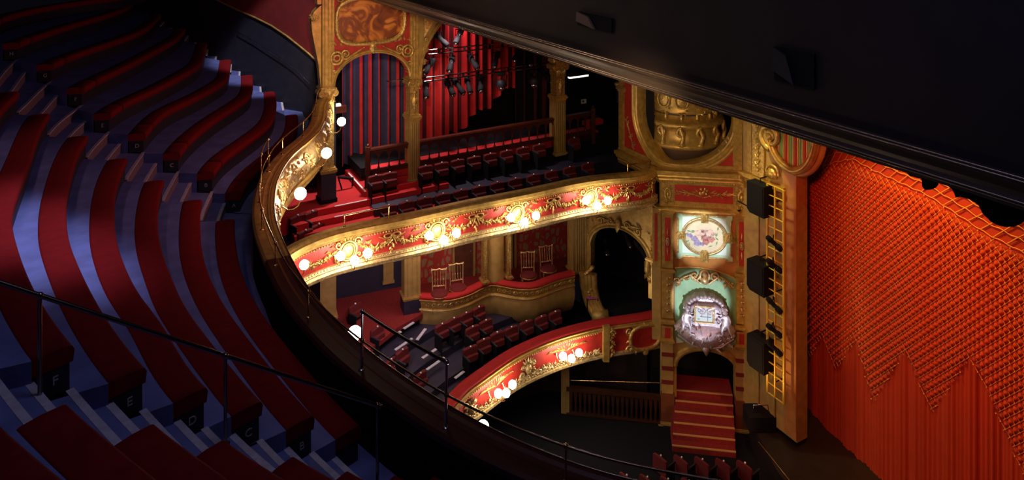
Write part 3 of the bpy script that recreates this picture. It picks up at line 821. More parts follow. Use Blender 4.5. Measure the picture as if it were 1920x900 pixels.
# floors of the upper circle side
wpt = lambda u, w: MW(u, 0, w).xy
uA, uB = -1.0, uW(1160)
def wpoly(name, u0, u1_, w0, w1, D, m, label=None, th=.12): return floor_poly(name, [wpt(u0, w0), wpt(u1_, w0), wpt(u1_, w1), wpt(u0, w1)], H - D, m, th, label)
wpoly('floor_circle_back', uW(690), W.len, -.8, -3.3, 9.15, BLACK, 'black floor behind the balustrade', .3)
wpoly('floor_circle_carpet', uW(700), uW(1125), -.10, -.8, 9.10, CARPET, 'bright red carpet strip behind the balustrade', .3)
wpoly('floor_circle_row', uW(686), W.len, .95, -.12, 9.95, NAVY, 'dark floor under the upper seat row', .8)
m = MB(); m.sweep(W, uW(686), W.len, [(-.1, H - 9.95), (-.1, H - 9.15), (-.14, H - 9.15), (-.14, H - 9.95)], 2); struct(m.build('wall_circle_riser', BLACK))
# red stairs at the left end
st = thing('carpeted_steps', 'red carpeted steps with white edge strips beside the corner column', 'steps', MW(uW(660), H - 10, 0))
uS1 = (lambda q: (Vector(q[:2]) - W.P[0]).dot(D2))(PD(668, 342, 9.60)); uS2 = uS1 + .52
def stepbox(u0, u1_, w0, w1, D, nm='tread', mt=CARPET, h=.6):
    m = MB(); m.box((u0, H - D - h, w0), (u1_, H - D, w1), MW); return m.build(nm, mt, st)
stepbox(uW(500), uS1 + 3, -2.2, .45, 9.78, 'landing')
stepbox(uS1, uS1 + 2, -2.2, .18, 9.6); stepbox(uS2, uS2 + 2, -2.2, -.05, 9.42); stepbox(uS2 + .4, uS2 + 1.2, -2.2, -.2, 9.25)
stepbox(uW(545, .6), uS1 + 2.4, .45, .8, 9.98, 'tread'); stepbox(uW(545, .6), uS1 + 2.4, .8, 1.15, 10.18, 'tread')
for (u0, u1_, w0, w1, D) in ((uS1, uS1 + .05, -1.8, .18, 9.6), (uS2, uS2 + .05, -1.3, -.05, 9.42), (uW(628, .45), uW(688, .45), .41, .455, 9.78), (uW(628, .8), uW(694, .8), .76, .805, 9.98)):
    m = MB(); m.box((u0 - .005, H - D - .01, w0), (u1_, H - D + .012, w1), MW); m.build('white_nosing', NOSEW, st)
tv = PD(625, 300, 9)
ex = thing('folded_stand', 'dark folded stand lying on the red landing by the corner column', 'stand', MW(uW(640, -.8), H - 9.78, -.8))
m = MB(); a = MW(uW(634, -.8), H - 9.3, -.8); b = MW(uW(662, -.8), H - 9.45, -.8)
m.tube([a, b], .05, 8); m.tube([a, a + Vector((.1, .1, -.45))], .03, 6); m.tube([b, b + Vector((-.05, .1, -.3))], .03, 6); m.build('frame', BLACK, ex)
# small strip lamps seen on the dark wall
for (x, y, L_, lab) in ((695, 1, .1, ''),): pass
lp = thing('strip_lamp', 'lit white strip lamp right of the ornate column top', 'lamp', MW(*W.hit(1082, 145, -1.5), -1.5))
LITW = mat('lit_white_diffuser', (1, 1, 1), .5, emis=(1, .9, .75), estr=1.6)
u0_, v0_ = W.hit(1066, 147, -1.5); u1__, v1_ = W.hit(1101, 142, -1.5)
m = MB(); m.box((u0_, v0_, -1.55), (u1__, v0_ + .09, -1.4), MW); m.build('diffuser', LITW, lp)
m = MB(); m.box((u0_ - .03, v0_ + .08, -1.6), (u1__ + .03, v0_ + .16, -1.38), MW); m.build('housing', PANEL, lp)
lp = thing('strip_lamp', 'small white lamp just right of the corner column capital', 'lamp', MW(*W.hit(632, 197, -1.2), -1.2))
u0_, v0_ = W.hit(627, 199, -1.2); u1__, _ = W.hit(638, 196, -1.2)
m = MB(); m.box((u0_, v0_, -1.25), (u1__, v0_ + .07, -1.1), MW); m.build('diffuser', LITW, lp)
m = MB(); m.box((u0_, v0_ - .25, -1.3), (u1__ + .2, v0_ - .02, -1.12), MW); m.build('bracket', WOOD, lp)
sgn = thing('notice', 'tiny white notice on the dark wall beyond the ornate column', 'notice', MW(*W.hit(1095, 190, -1.5), -1.5))
u0_, v0_ = W.hit(1091, 195, -3.2); u1__, v1_ = W.hit(1100, 186, -3.2)
m = MB(); m.box((u0_, v0_, -3.28), (u1__, v1_, -3.22), MW); m.build('sheet', mat('white_card', (.8, .75, .7), .6), sgn)
m = MB(); m.box((u0_ + .05, v0_ + .06, -3.22), (u0_ + .13, v1_ - .04, -3.215), MW); m.box((u0_, v0_ - .16, -3.26), (u0_ + .12, v0_ - .04, -3.2), MW); m.build('dark_panel', BLACK, sgn)
# red stair right of the arcade
rs = thing('carpeted_steps', 'dark red steps with pale edges between ornate column and round opening', 'steps', MW(uW(1140), H - 9.8, 0))
for i, (ya, yb) in enumerate(((279, 270), (296, 288), (310, 304), (324, 318))):
    w = -1.0 + .35 * i; D = 9.0 + .19 * i; ua_ = uW(1124, w); ub_ = uW(1168 + 4 * i, w)
    D = (ya - YH) * MW(ua_, 0, w).y / F
    m = MB(); m.box((ua_, H - D - .5, w - .4), (ub_, H - D, w), MW); m.build('tread', CARPET2, rs)
    m = MB(); m.box((ua_, H - D - .01, w - .04), (ub_, H - D + .012, w + .005), MW); m.build('pale_nosing', NOSEW, rs)
m = MB(); m.box((uW(1118, -.2), H - 9.4, -1.2), (uW(1150, -.2), H - 8.95, -.9), MW); m.build('landing', CARPET, rs)

# ------------------------------------------------------------------ theatre seats
def seat_proto(plush=PLUSH2):
    t = local('theatre_seat', 'x', 'seat')
    m = MB()     # back: local y- is forward
    prof = [(-.275, .30), (-.275, .74), (-.26, .80), (-.2, .82), (0, .83), (.2, .82), (.26, .80), (.275, .74), (.275, .30)]
    R = [[Vector((x * (1 - e), yy, .55 + (z - .55) * (1 - e))) for x, z in prof] for yy, e in ((.13, 0), (.06, 0), (.03, .08))]
    m.rings(R, 0, cap=True, smooth=False); m.build('back', plush, t)
    m = MB()     # tipped-up seat
    m.cbox((-.24, -.08, .38), (.24, .03, .62), .03); m.build('seat', plush, t)
    m = MB(); m.cbox((-.285, -.30, .0), (-.25, .12, .60), .01); m.build('side_frame', BLACK, t)
    m = MB(); m.cbox((-.29, -.34, .60), (-.24, .06, .65), .012); m.build('armrest', PANEL, t)
    m = MB(); m.cbox((-.25, .02, .2), (.25, .10, .34), .01); m.build('lower_frame', BLACK, t)
    m = MB(); m.blob((0, .05, .85), (.03, .03, .03), n=8, m=6); m.build('number_stud', STUDM, t)
    return t
seat0 = seat_proto(); seat_used = [False]
def seat_at(p, rz, label, group):
    if not seat_used[0]:
        seat_used[0] = True; seat0.location = p; seat0.rotation_euler = (0, 0, rz); seat0['label'] = label; seat0['group'] = group; kids(seat0); return seat0
    return dup(seat0, p, rz, label, group)
rzW = math.atan2(.49, .872)
xs = [706, 732] + [799 + 30.5 * i for i in range(8)] + [1078]
for i, x in enumerate(xs):
    w = .2; u = uW(x, w); p = MW(u, H - 9.95, w); seat_at(p, rzW, 'dark red tip-up seat against the long wooden balustrade', 'seats below the wooden balustrade')
for i in range(14):
    x = 730 + 34 * i; w = 1.25
    if x > 1130: break
    u = uW(x, w); p = MW(u, H - 10.62, w); seat_at(p, rzW, 'dark red tip-up seat just behind the gold topped circle front', 'seats along the circle front')
for i, (x, y) in enumerate(((575, 432), (600, 420), (560, 404), (588, 396))):
    q = PD(x, y, 9.75 + (.3 if i < 2 else 0)); seat_at((q.x, q.y, q.z - .85), rzW + .35, 'shadowy red seat behind the corner of the gallery parapet', 'seats behind the gallery corner')
# ================================================================== UPPER CIRCLE FRONT
T2PX = [(546, 468), (562, 459), (594, 445), (621, 436), (657, 427), (708, 417), (740, 411), (811, 396), (882, 380), (962, 365), (1024, 352), (1078, 340), (1131, 332), (1174, 329), (1202, 326), (1220, 323)]
T2 = [Vector(p[:2]) for p in up(T2PX, 9.3)]
T2 = [Vector((-5.6, 15.3)), Vector((-6.05, 17.0)), Vector((-6.3, 18.5))] + T2 + [Vector((5.15, 25.9))]
T2 = Path(T2, 1, .2, 8); Z2 = H - 9.3
def fit(path, px, py, w=0): return path.hit(px, py, w, -1)
cf = thing('circle_front', 'curved balcony front with gold rail, red panel and gilded garlands', 'balcony front', T2.M(8, Z2 - 1.3, 0))
u0 = 0; uE2 = T2.len
m = MB(); m.sweep(T2, u0, uE2, [(.0, Z2 - .0), (-.05, Z2 + .03), (-.22, Z2 + .03), (-.27, Z2 - .02), (-.27, Z2 - .1), (-.02, Z2 - .28), (.07, Z2 - .26), (.05, Z2 - .2), (.10, Z2 - .16), (.08, Z2 - .06), (.04, Z2 - .04)], .15); m.build('gilded_capping', GOLD, cf)
m = MB(); m.sweep(T2, u0, uE2, [(0, Z2 - .27), (-.04, Z2 - .27), (-.04, Z2 - 1.0), (0, Z2 - 1.0)], .2); m.build('red_panel', REDP, cf)
m = MB(); m.sweep(T2, u0, uE2, [(.0, Z2 - .93), (.05, Z2 - .95), (.10, Z2 - 1.02), (.07, Z2 - 1.06), (.12, Z2 - 1.12), (.10, Z2 - 1.22), (.02, Z2 - 1.27), (-.25, Z2 - 1.3), (-.25, Z2 - 1.0)], .15); m.build('lower_moulding', SILVERG, cf)
m = MB(); m.beads(T2, 3.5, uE2, Z2 - .32, .02, .028, .085); m.build('upper_beading', GOLD2, cf)['kind'] = 'stuff'
m = MB(); m.beads(T2, 3.5, uE2, Z2 - .98, .06, .034, .10); m.build('lower_beading', GOLD2, cf)['kind'] = 'stuff'
m = MB(); m.sweep(T2, u0, uE2, [(-.22, Z2 - .1), (-.27, Z2 - .1), (-.27, Z2 - 1.3), (-.22, Z2 - 1.3)], .2); m.build('inner_panel', NAVY, cf)
M2 = T2.M
def garland(mb, M, ua, ub, v, sag, w=.03, r=.035, dens_=26):
    for i in range(dens_ + 1):
        t = i / dens_; u = ua + (ub - ua) * t; vv = v - sag * (1 - (2 * t - 1) ** 2); rr = r * (.7 + .8 * sin(PI * t))
        for _ in range(2):
            a, b = random.uniform(-1, 1) * rr, random.uniform(-1, 1) * rr
            mb.blob((u + a, vv + b, w + random.uniform(0, .03)), (rr * .75, rr * .75, .035), M, 0, 5, 3)
        mb.leaf(u, vv, random.uniform(0, 2 * PI), rr * 3.2, .05, M, 0, w, .02)
def bow(mb, M, u, v, s=1.0):
    for sg in (-1, 1):
        mb.ring((u + sg * .13 * s, v), .12 * s, .065 * s, .022 * s, M, w=.05, n=12)
        mb.tube([(u, v, .05), (u + sg * .22 * s, v - .1 * s, .04), (u + sg * .3 * s, v - .04 * s, .04), (u + sg * .4 * s, v + .0 * s, .03)], .016 * s, 5, 0, M)
        mb.tube([(u, v, .05), (u + sg * .08 * s, v - .18 * s, .04), (u + sg * .13 * s, v - .3 * s, .03)], .018 * s, 5, 0, M)
    mb.blob((u, v, .06), (.045 * s, .045 * s, .04), M)
    for j in range(9): mb.leaf(u + random.uniform(-.04, .04), v - .12 * s - .045 * j * s, -PI / 2 + random.uniform(-.9, .9), .12 * s, .06 * s, M, 0, .03, .03)
def cartouche(mb, M, u, v, s=1.0):
    mb.blob((u, v, .02), (.16 * s, .2 * s, .06), M, 0, 12, 8)
    mb.ring((u, v), .22 * s, .25 * s, .035 * s, M, w=.05, n=20); mb.ring((u, v), .16 * s, .19 * s, .018 * s, M, w=.07, n=20)
    for sg in (-1, 1):
        mb.spiral((u + sg * .25 * s, v + .2 * s), .11 * s, 1.3, 0, sg, .03 * s, M, w=.05); mb.spiral((u + sg * .28 * s, v - .16 * s), .12 * s, 1.3, 0, -sg, .03 * s, M, w=.05)
        for j in range(7): mb.leaf(u + sg * (.2 + .06 * j) * s, v + random.uniform(-.2, .25) * s, random.uniform(-.8, .8) + (0 if sg > 0 else PI), .17 * s, .08 * s, M, 0, .03, .04)
    for j in range(5): mb.leaf(u + (j - 2) * .05 * s, v + .22 * s, PI / 2 + (2 - j) * .4, .16 * s, .07 * s, M, 0, .05, .04)
    mb.blob((u - .08 * s, v + .33 * s, .06), (.03, .03, .03), M); mb.blob((u + .08 * s, v + .33 * s, .06), (.03, .03, .03), M)
CP = [(652, 470), (818, 434), (968, 402), (1106, 371)]
cu = [fit(T2, x, y) for x, y in CP]
for i, (u, v) in enumerate(cu):
    m = MB(); cartouche(m, M2, u, Z2 - .62, 1.15); m.build('cartouche', GOLD2, cf)
bows = [fit(T2, x, None)for x in (735, 892, 1037, 1176)]
for b in bows:
    m = MB(); bow(m, M2, b, Z2 - .43, 1.0); m.build('ribbon_bow', GOLD2, cf)
seq = sorted([(u, 'c') for u, v in cu] + [(b, 'b') for b in bows])
seq = [(seq[0][0] - 1.5, 'b')] + seq + [(seq[-1][0] + 1.15, 'b')]
for (a, ka), (b, kb) in zip(seq, seq[1:]):
    pa, pb = (.42 if ka == 'c' else .1), (.42 if kb == 'c' else .1)
    m = MB(); garland(m, M2, a + pa, b - pb, Z2 - .55, .17); m.build('garland', GOLD2, cf)
m = MB(); bow(m, M2, uE2 - .35, Z2 - .43, .9); m.build('ribbon_bow', GOLD2, cf)
# rails on the front
def front_rail(path, xa, xb, Z, h, label):
    t = thing('front_guard_rail', label, 'handrail', path.M(fit(path, (xa + xb) / 2, None), Z, -.13)); a, b = fit(path, xa, None, -.12), fit(path, xb, None, -.12)
    railtube(path, (a, b), Z + h, -.12, .02, t)
    for u in (a, b): post(path.M(u, Z, -.12), path.M(u, Z + h, -.12), .02, t, BRASS)
front_rail(T2, 646, 729, Z2 + .02, .33, 'short brass rail on the circle front above the second cartouche')
front_rail(T2, 1177, 1217, Z2 + .02, .3, 'short brass rail where the circle front meets the tower')

# floor slab of the upper circle
def slab_between(name, pathA, ua, ub, wA, ptsB, z, th, m, label, n=50):
    A = [pathA.M(ua + (ub - ua) * i / n, 0, wA).xy for i in range(n + 1)]
    return floor_poly(name, A + ptsB[::-1], z, m, th, label)
slab_between('floor_circle', T2, 0, uE2, -.2, [wpt(-3.5, -3.3), wpt(W.len, -3.3)], H - 10.45, .2, NAVY, 'dark floor slab of the upper circle')
# inner ledge whose blue paint stands in for bluish light
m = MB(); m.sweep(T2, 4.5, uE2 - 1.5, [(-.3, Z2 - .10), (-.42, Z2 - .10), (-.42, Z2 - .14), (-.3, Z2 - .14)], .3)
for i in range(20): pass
m.build('blue_lit_ledge', FLOORB, cf)

# ================================================================== LOWER SIDE WALL WITH BOXES
LP = Path([(-9.0, 23.45), (-3.3, 25.6), (2.85, 27.92)], 1)
ML = LP.M
uL_ = lambda px, w=0: LP.hit(px, None, w, -1); vL = lambda px, py, w=0: LP.hit(px, py, w, -1)[1]
ZC = H - 10.55                       # soffit

DAMASK = None
def damask():
    m = bpy.data.materials.new('red_gold_damask_paper'); m.use_nodes = True; nt = m.node_tree; b = nt.nodes['Principled BSDF']; b.inputs['Roughness'].default_value = .6
    tc = nt.nodes.new('ShaderNodeTexCoord')
    mp = nt.nodes.new('ShaderNodeMapping'); mp.inputs['Scale'].default_value = (2.3, 2.3, 1.5); nt.links.new(tc.outputs['Object'], mp.inputs['Vector'])
    v = nt.nodes.new('ShaderNodeTexVoronoi'); v.inputs['Scale'].default_value = 1.9; v.inputs['Randomness'].default_value = .55; v.feature = 'DISTANCE_TO_EDGE'
    n = nt.nodes.new('ShaderNodeTexNoise'); n.inputs['Scale'].default_value = 3.2; n.inputs['Distortion'].default_value = 1.5
    nt.links.new(mp.outputs[0], v.inputs['Vector']); nt.links.new(mp.outputs[0], n.inputs['Vector'])
    r = nt.nodes.new('ShaderNodeValToRGB'); r.color_ramp.elements[0].position = .055; r.color_ramp.elements[0].color = (.40, .035, .025, 1); r.color_ramp.elements[1].position = .085; r.color_ramp.elements[1].color = (.30, .19, .10, 1)
    a = nt.nodes.new('ShaderNodeMath'); a.operation = 'MULTIPLY'; a.inputs[1].default_value = .9
    s = nt.nodes.new('ShaderNodeMath'); s.operation = 'MULTIPLY'
    nt.links.new(v.outputs['Distance'], a.inputs[0]); nt.links.new(a.outputs[0], s.inputs[0]); nt.links.new(n.outputs['Fac'], s.inputs[1])
    nt.links.new(s.outputs[0], r.inputs['Fac']); nt.links.new(r.outputs['Color'], b.inputs['Base Color'])
    return m
DAMASK = damask()
BW = -1.85
ub1, ub2 = uL_(788), uL_(1078)
m = MB(); m.sweep(LP, 0, uL_(775), [(BW, H - 14.4), (BW - .1, H - 14.4), (BW - .1, ZC), (BW, ZC)], 3); struct(m.build('wall_rear_side', NAVY), 'dark blue rear wall of the lower circle')
m = MB(); m.sweep(LP, uL_(775), LP.len + 1.2, [(BW, H - 14.4), (BW - .1, H - 14.4), (BW - .1, ZC), (BW, ZC)], 3); struct(m.build('wall_boxes', DAMASK), 'damask papered back wall of the boxes')
# doors in the boxes
def panel_door(name, xa, xb, label, wd=BW):
    t = thing(name, label, 'door', ML(uL_((xa + xb) / 2, wd), H - 14.35, wd)); a, b = uL_(xa, wd), uL_(xb, wd); v0, v1 = H - 14.35, H - 12.2
    m = MB(); m.box((a, v0, wd), (b, v1, wd + .06), ML)
    for (p, q_) in ((.12, .44), (.5, .92)):
        for (g_, h_) in ((.12, .46), (.54, .88)):
            m.box((a + (b - a) * g_, v0 + (v1 - v0) * p, wd + .06), (a + (b - a) * h_, v0 + (v1 - v0) * q_, wd + .08), ML)
    m.build('leaf', WOODB, t)
    m = MB(); m.box((a - .08, v0, wd), (a, v1 + .08, wd + .12), ML); m.box((b, v0, wd), (b + .08, v1 + .08, wd + .12), ML); m.box((a - .08, v1, wd), (b + .08, v1 + .08, wd + .12), ML); m.build('door_frame', OCHRE, t)
    m = MB(); m.blob((b - .1, v0 + 1.0, wd + .1), (.03, .03, .03), ML); m.build('knob', CHROME, t)
    return t
WOODB = mat('brown_door_wood', (.13, .045, .025), .4, 0, .3, 6)
panel_door('box_door', 851, 886, 'brown panelled door at the back of the first box')
panel_door('box_door', 960, 963, 'narrow brown door edge at the back of the second box')
# box floor
floor_poly('floor_boxes', [ML(ub1 - .2, 0, BW).xy, ML(LP.len + .4, 0, BW).xy, ML(LP.len + .2, 0, -.3).xy, ML(ub1 - .2, 0, -.3).xy], H - 14.35, CARPET2, .15, 'red floor inside the boxes')
# piers
def pier(xa, xb, ytop, ybase, label, dark=None, flutes=0, M=ML, path=LP, w1=.04, w0=-.5, brk=True):
    a, b = path.hit(xa, None, 0, -1), path.hit(xb, None, 0, -1); vb = path.hit((xa + xb) / 2, ybase, 0, -1)[1]; uc = (a + b) / 2; hw = (b - a) / 2
    t = thing('gilded_pier', label, 'pier', M(uc, vb, 0))
    m = MB(); shaft(m, M, uc, hw, vb, ZC, w0, w1, flutes); m.build('shaft', OCHRE, t)
    m = MB(); slab(m, M, uc, hw, vb, .14, w0, w1); m.build('base_moulding', GOLD, t)
    if dark:
        vd = path.hit((xa + xb) / 2, dark, 0, -1)[1]
        m = MB(); m.prism([(uc - hw - .03, vd), (uc + hw + .03, vd), (uc + hw + .03, vb), (uc - hw - .03, vb)], w0 - .03, w1 + .05, M); m.build('dark_plinth', NAVY, t)
    if brk:
        m = MB()
        for sg in (-1, 1):
            c = (uc + sg * (hw + .06)); vt = ZC - .12
            m.spiral((c + sg * .06, vt - .05), .13, 1.3, PI / 2, -sg, .05, M, w=w1 - .1, tail=(c - sg * .02, vt - .8))
            m.spiral((c + sg * .02, vt - .55), .08, 1.3, -PI / 2, sg, .04, M, w=w1 - .1)
            for j in range(5): m.leaf(c, vt - .1 - .12 * j, random.uniform(-.5, .5) + (0 if sg > 0 else PI), .15, .1, M, 0, w1 - .08, .05)
        m.build('scroll_bracket', GOLD2, t)
    return t
pier(600, 630, 530, 600, 'ochre pier behind the parapet at the left of the red lower circle floor', 622, 0)
pier(758, 788, 485, 562, 'ochre pier with dark plinth left of the first box', 606, 3)
# narrow pilaster on the rear wall
a, b = uL_(718, BW), uL_(737, BW); va = vL(727, 529, BW)
t = thing('wall_pilaster', 'narrow ochre pilaster on the dark rear wall of the lower circle', 'pilaster', ML(a, va, BW))
m = MB(); m.box((a, va, BW), (b, ZC, BW + .1), ML); m.box((a - .03, va, BW), (b + .03, va + .08, BW + .14), ML); m.build('shaft', OCHRE, t)
# column between the boxes: broad half-round shaft with scroll brackets
uc = uL_(931); vr = vL(931, 522)
t = thing('half_round_pier', 'broad half round ochre pier with carved brackets between the two boxes', 'pier', ML(uc, vr, 0))
m = MB(); prof = [(.40, H - 13.75), (.40, H - 13.6), (.36, H - 13.5), (.35, ZC - .3), (.38, ZC - .2), (.42, ZC - .1), (.42, ZC)]
m.lathe([(r, z) for r, z in prof], (uc, 0, 0), 20, 0, lambda x, y, z: ML(x, z, y - .25)); m.build('shaft', OCHRE, t)
for sg in (-1, 1):
    m = MB(); ux = uc + sg * .47
    shaft(m, ML, ux, .07, H - 13.75, ZC - .05, -.2, .12, 2)
    m.spiral((ux + sg * .1, ZC - .32), .14, 1.3, PI / 2, -sg, .05, ML, w=.06, tail=(ux + sg * .02, ZC - 1.1))
    m.spiral((ux, ZC - .9), .09, 1.3, -PI / 2, sg, .035, ML, w=.12)
    slab(m, ML, ux, .08, H - 13.75, .14, -.2, .14)
    m.build('carved_bracket', GOLD2, t)
# fluted pilaster at the right of box 2
pier(1074, 1103, 400, 512, 'fluted ochre pilaster between second box and the dark arch', None, 5)
# soffit rosette over box 2
t = thing('soffit_ornament', 'small carved wreath hanging under the circle above the second box', 'ornament', ML(uL_(1015, .0), ZC - .4, 0))
m = MB(); u = uL_(1015, 0)
m.ring((u, ZC - .22), .13, .13, .045, ML, w=0, n=14)
for sg in (-1, 1): m.tube([(u + sg * .12, ZC - .18, 0), (u + sg * .4, ZC - .12, 0), (u + sg * .7, ZC, 0)], .05, 6, 0, ML); m.spiral((u + sg * .3, ZC - .1), .08, 1.2, 0, sg, .03, ML, w=.02)
for j in range(8): m.leaf(u + .13 * cos(j * PI / 4), ZC - .22 + .13 * sin(j * PI / 4), j * PI / 4, .1, .07, ML, 0, .02, .03)
m.build('wreath', GOLD2, t)

# box fronts
RIM = [(-3.30, 25.52), (-2.77, 25.44), (-2.26, 25.46), (-1.77, 25.67), (-1.46, 25.9), (-1.13, 26.25), (-.79, 26.52), (-.43, 26.44), (.08, 26.25), (.6, 26.2), (.96, 26.3), (1.5, 26.7), (2.04, 27.0), (2.38, 27.15)]
RIMP = Path(RIM, 1, .12, 3); ZR = H - 13.75
def boxfront(u0, u1, label, side):
    t = thing('box_front', label, 'box front', RIMP.M((u0 + u1) / 2, H - 15.6, 0))
    m = MB(); m.sweep(RIMP, u0, u1, [(.02, ZR - .08), (.03, ZR - .02), (-.02, ZR + .03), (-.16, ZR + .04), (-.28, ZR + .02), (-.30, ZR - .08)], .12, smooth=True); m.build('plush_rim', PLUSHR, t)
    m = MB(); m.sweep(RIMP, u0, u1, [(.0, ZR - .08), (.05, ZR - .1), (.03, ZR - .14), (-.01, ZR - .16), (-.03, ZR - .4), (.01, ZR - .42), (.03, ZR - .46), (-.02, ZR - .5), (-.2, ZR - .5), (-.2, ZR - .08)], .12); fr_ = m.build('frieze', GOLD, t)
    m = MB(); u = u0 + .12
    Mr = RIMP.M
    while u < u1 - .1:
        m.spiral((u, ZR - .28), .075, 1.3, 0, 1, .018, Mr, w=0); m.leaf(u + .1, ZR - .3, .8, .14, .06, Mr, 0, -.01, .025); m.leaf(u + .1, ZR - .25, -.7, .14, .06, Mr, 0, -.01, .025)
        u += .21
    m.build('foliage_band', GOLD2, t)
    m = MB(); prof = [(-.02, ZR - .5), (.02, ZR - .7), (.0, ZR - .95), (-.1, ZR - 1.25), (-.28, ZR - 1.5), (-.5, ZR - 1.65), (-.9, ZR - 1.7)]
    m.sweep(RIMP, u0, u1, prof, .12, closed=False, smooth=True); m.build('bombe_panel', OCHRE, t)
    return t
um = RIMP.L[min(range(len(RIMP.P)), key=lambda i: (RIMP.P[i] - Vector((-.79, 26.52))).length)]
boxfront(0.02, um, 'bow-fronted ochre box with red plush rim, left one of the pair', -1)
boxfront(um, RIMP.len - .02, 'bow-fronted ochre box with red plush rim, right one beside the fluted pilaster', 1)

# gilt chairs
CHG = mat('bright_chair_gilding', (.85, .62, .30), .25, .7)
def gilt_chair():
    t = local('gilt_chair', 'x', 'chair')
    m = MB(); m.lathe([(0, .43), (.20, .43), (.225, .45), (.21, .475), (.12, .50), (0, .505)], (0, 0, 0), 18); m.build('seat', PLUSH2, t)
    m = MB(); m.tube([(.215 * cos(a), .215 * sin(a), .435) for a in [2 * PI * i / 18 for i in range(18)]], .018, 6, closed=True); m.build('seat_rail', GOLD2, t)
    for x, y in ((-.17, -.13), (.17, -.13)):
        m = MB(); m.tube([(x * 1.1, y * 1.15, 0), (x, y, .22), (x, y, .43)], [.012, .016, .018], 6); m.build('leg', CHG, t)
    for x in (-.17, .17):
        m = MB(); m.tube([(x, .20, 0), (x, .15, .43)], [.012, .018], 6); m.build('leg', CHG, t)
        m = MB(); m.tube([(x, .15, .43), (x, .17, .70), (x * 1.08, .21, .95)], [.018, .014, .014], 6); m.build('back_post', CHG, t)
    m = MB(); m.tube([(-.19, .21, .94), (-.15, .21, .96), (-.07, .22, .945), (0, .22, .975), (.07, .22, .945), (.15, .21, .96), (.19, .21, .94)], .020, 6); m.blob((-.19, .21, .97), (.02, .02, .03)); m.blob((.19, .21, .97), (.02, .02, .03)); m.build('top_rail', CHG, t)
    m = MB(); m.tube([(-.17, .16, .56), (.17, .16, .56)], .010, 6)
    for i in range(5): m.blob((-.12 + .06 * i, .155, .575), (.016, .016, .016))
    m.build('lower_rail', CHG, t)
    for i in range(4):
        x = -.105 + .07 * i; m = MB(); m.tube([(x, .16, .56), (x, .175, .68), (x, .19, .76), (x, .21, .945)], [.007, .010, .007, .008], 6); m.blob((x, .18, .72), (.014, .014, .018)); m.build('spindle', CHG, t)
    m = MB(); m.tube([(-.17, -.13, .2), (.17, -.13, .2)], .008, 5); m.tube([(-.18, -.13, .2), (-.17, .17, .2)], .008, 5); m.tube([(.18, -.13, .2), (.17, .17, .2)], .008, 5); m.build('stretcher', CHG, t)
    return t
ch = gilt_chair(); kids(ch)
CHP = [(824, 549, .15, 'small gilt chair with red seat, leftmost in the first box'), (859, 538, .32, 'small gilt chair with red seat in front of the brown door'),
       (991, 514, .1, 'small gilt chair with red seat at the left in the second box'), (1028, 502, .3, 'small gilt chair with red seat nearest the fluted pilaster')]
for i, (x, y, a, lab) in enumerate(CHP):
    q = PD(x, y, 14.35 - .47 * 1.4); p = (q.x, q.y, H - 14.35)
    ch.scale = (1.4, 1.4, 1.4)
    if i == 0: ch.location = p; ch.rotation_euler = (0, 0, a); ch['label'] = lab; ch['group'] = 'gilt chairs in the boxes'
    else: dup(ch, p, a, lab)

# ------------------------------------------------------------------ stage box arch
NP = Path([(2.85, 27.92), (5.25, 26.15)], 1); MN = NP.M
uN = lambda px: NP.hit(px, None, 0, 0); vN = lambda px, py: NP.hit(px, py, 0, 0)[1]
t = thing('stage_box_arch', 'gilded round arch around the dark stage box', 'arch', MN(NP.len / 2, vN(1165, 600), 0))
ul, ur = uN(1108), uN(1216); ucn = (ul + ur) / 2; run = (ur - ul) / 2; vsn = vN(1165, 478); vtn = vN(1165, 430)
ztop = vN(1165, 385)
m = MB(); arch_panel(m, MN, 0, NP.len, ztop + .3, ucn, vsn, run, vtn - vsn, -.3, 0); m.build('spandrel_panel', GOLD, t)
m = MB(); arch_band(m, MN, ucn, vsn, run, vtn - vsn, [(0, -.28), (0, .05), (.06, .09), (.1, .05), (.17, .05), (.2, .0), (.2, -.02)]); m.build('arch_moulding', GOLD, t)
m = MB()
m.blob((ucn, vtn + .2, .08), (.13, .22, .1), MN); m.leaf(ucn, vtn + .3, -PI / 2, .4, .26, MN, 0, .14, .06)
for sg in (-1, 1):
    m.spiral((ucn + sg * .35, vtn + .22), .14, 1.4, 0, sg, .04, MN, w=.03, tail=(ucn + sg * .9, vtn + .25)); m.spiral((ucn + sg * .8, vtn + .1), .13, 1.4, PI, sg, .04, MN, w=.03)
    for j in range(12): m.leaf(ucn + sg * random.uniform(.5, run + .1), vtn + .3 - .25 * random.random(), random.uniform(0, 6), .22, .1, MN, 0, .02, .04)
    for j in range(5): m.leaf(ucn + sg * (run + .12), vsn + .35 + .14 * j, PI / 2 + sg * random.uniform(-.5, .5), .22, .12, MN, 0, .02, .05)
m.build('spandrel_foliage', GOLD2, t)
m = MB()
for (a, b, vb) in ((0, ul, vN(1103, 520)), (ur, NP.len, vN(1222, 560))):
    m.prism([(a, vb), (b, vb), (b, vsn), (a, vsn)], -.3, .02, MN)
slab(m, MN, ur + .1, .12, vN(1222, 490), .14, -.1, .08)
m.build('jamb', GOLD, t)
m = MB()                         # right corbel with leaf carving
for j in range(6): m.leaf(ur - .02, vN(1215, 488 + 6 * j), -PI / 2 + (.5 if j % 2 else -.5), .25, .16, MN, 0, .05, .07)
m.blob((ur - .02, vN(1215, 500), .06), (.12, .3, .1), MN); m.build('carved_corbel', GOLD2, t)
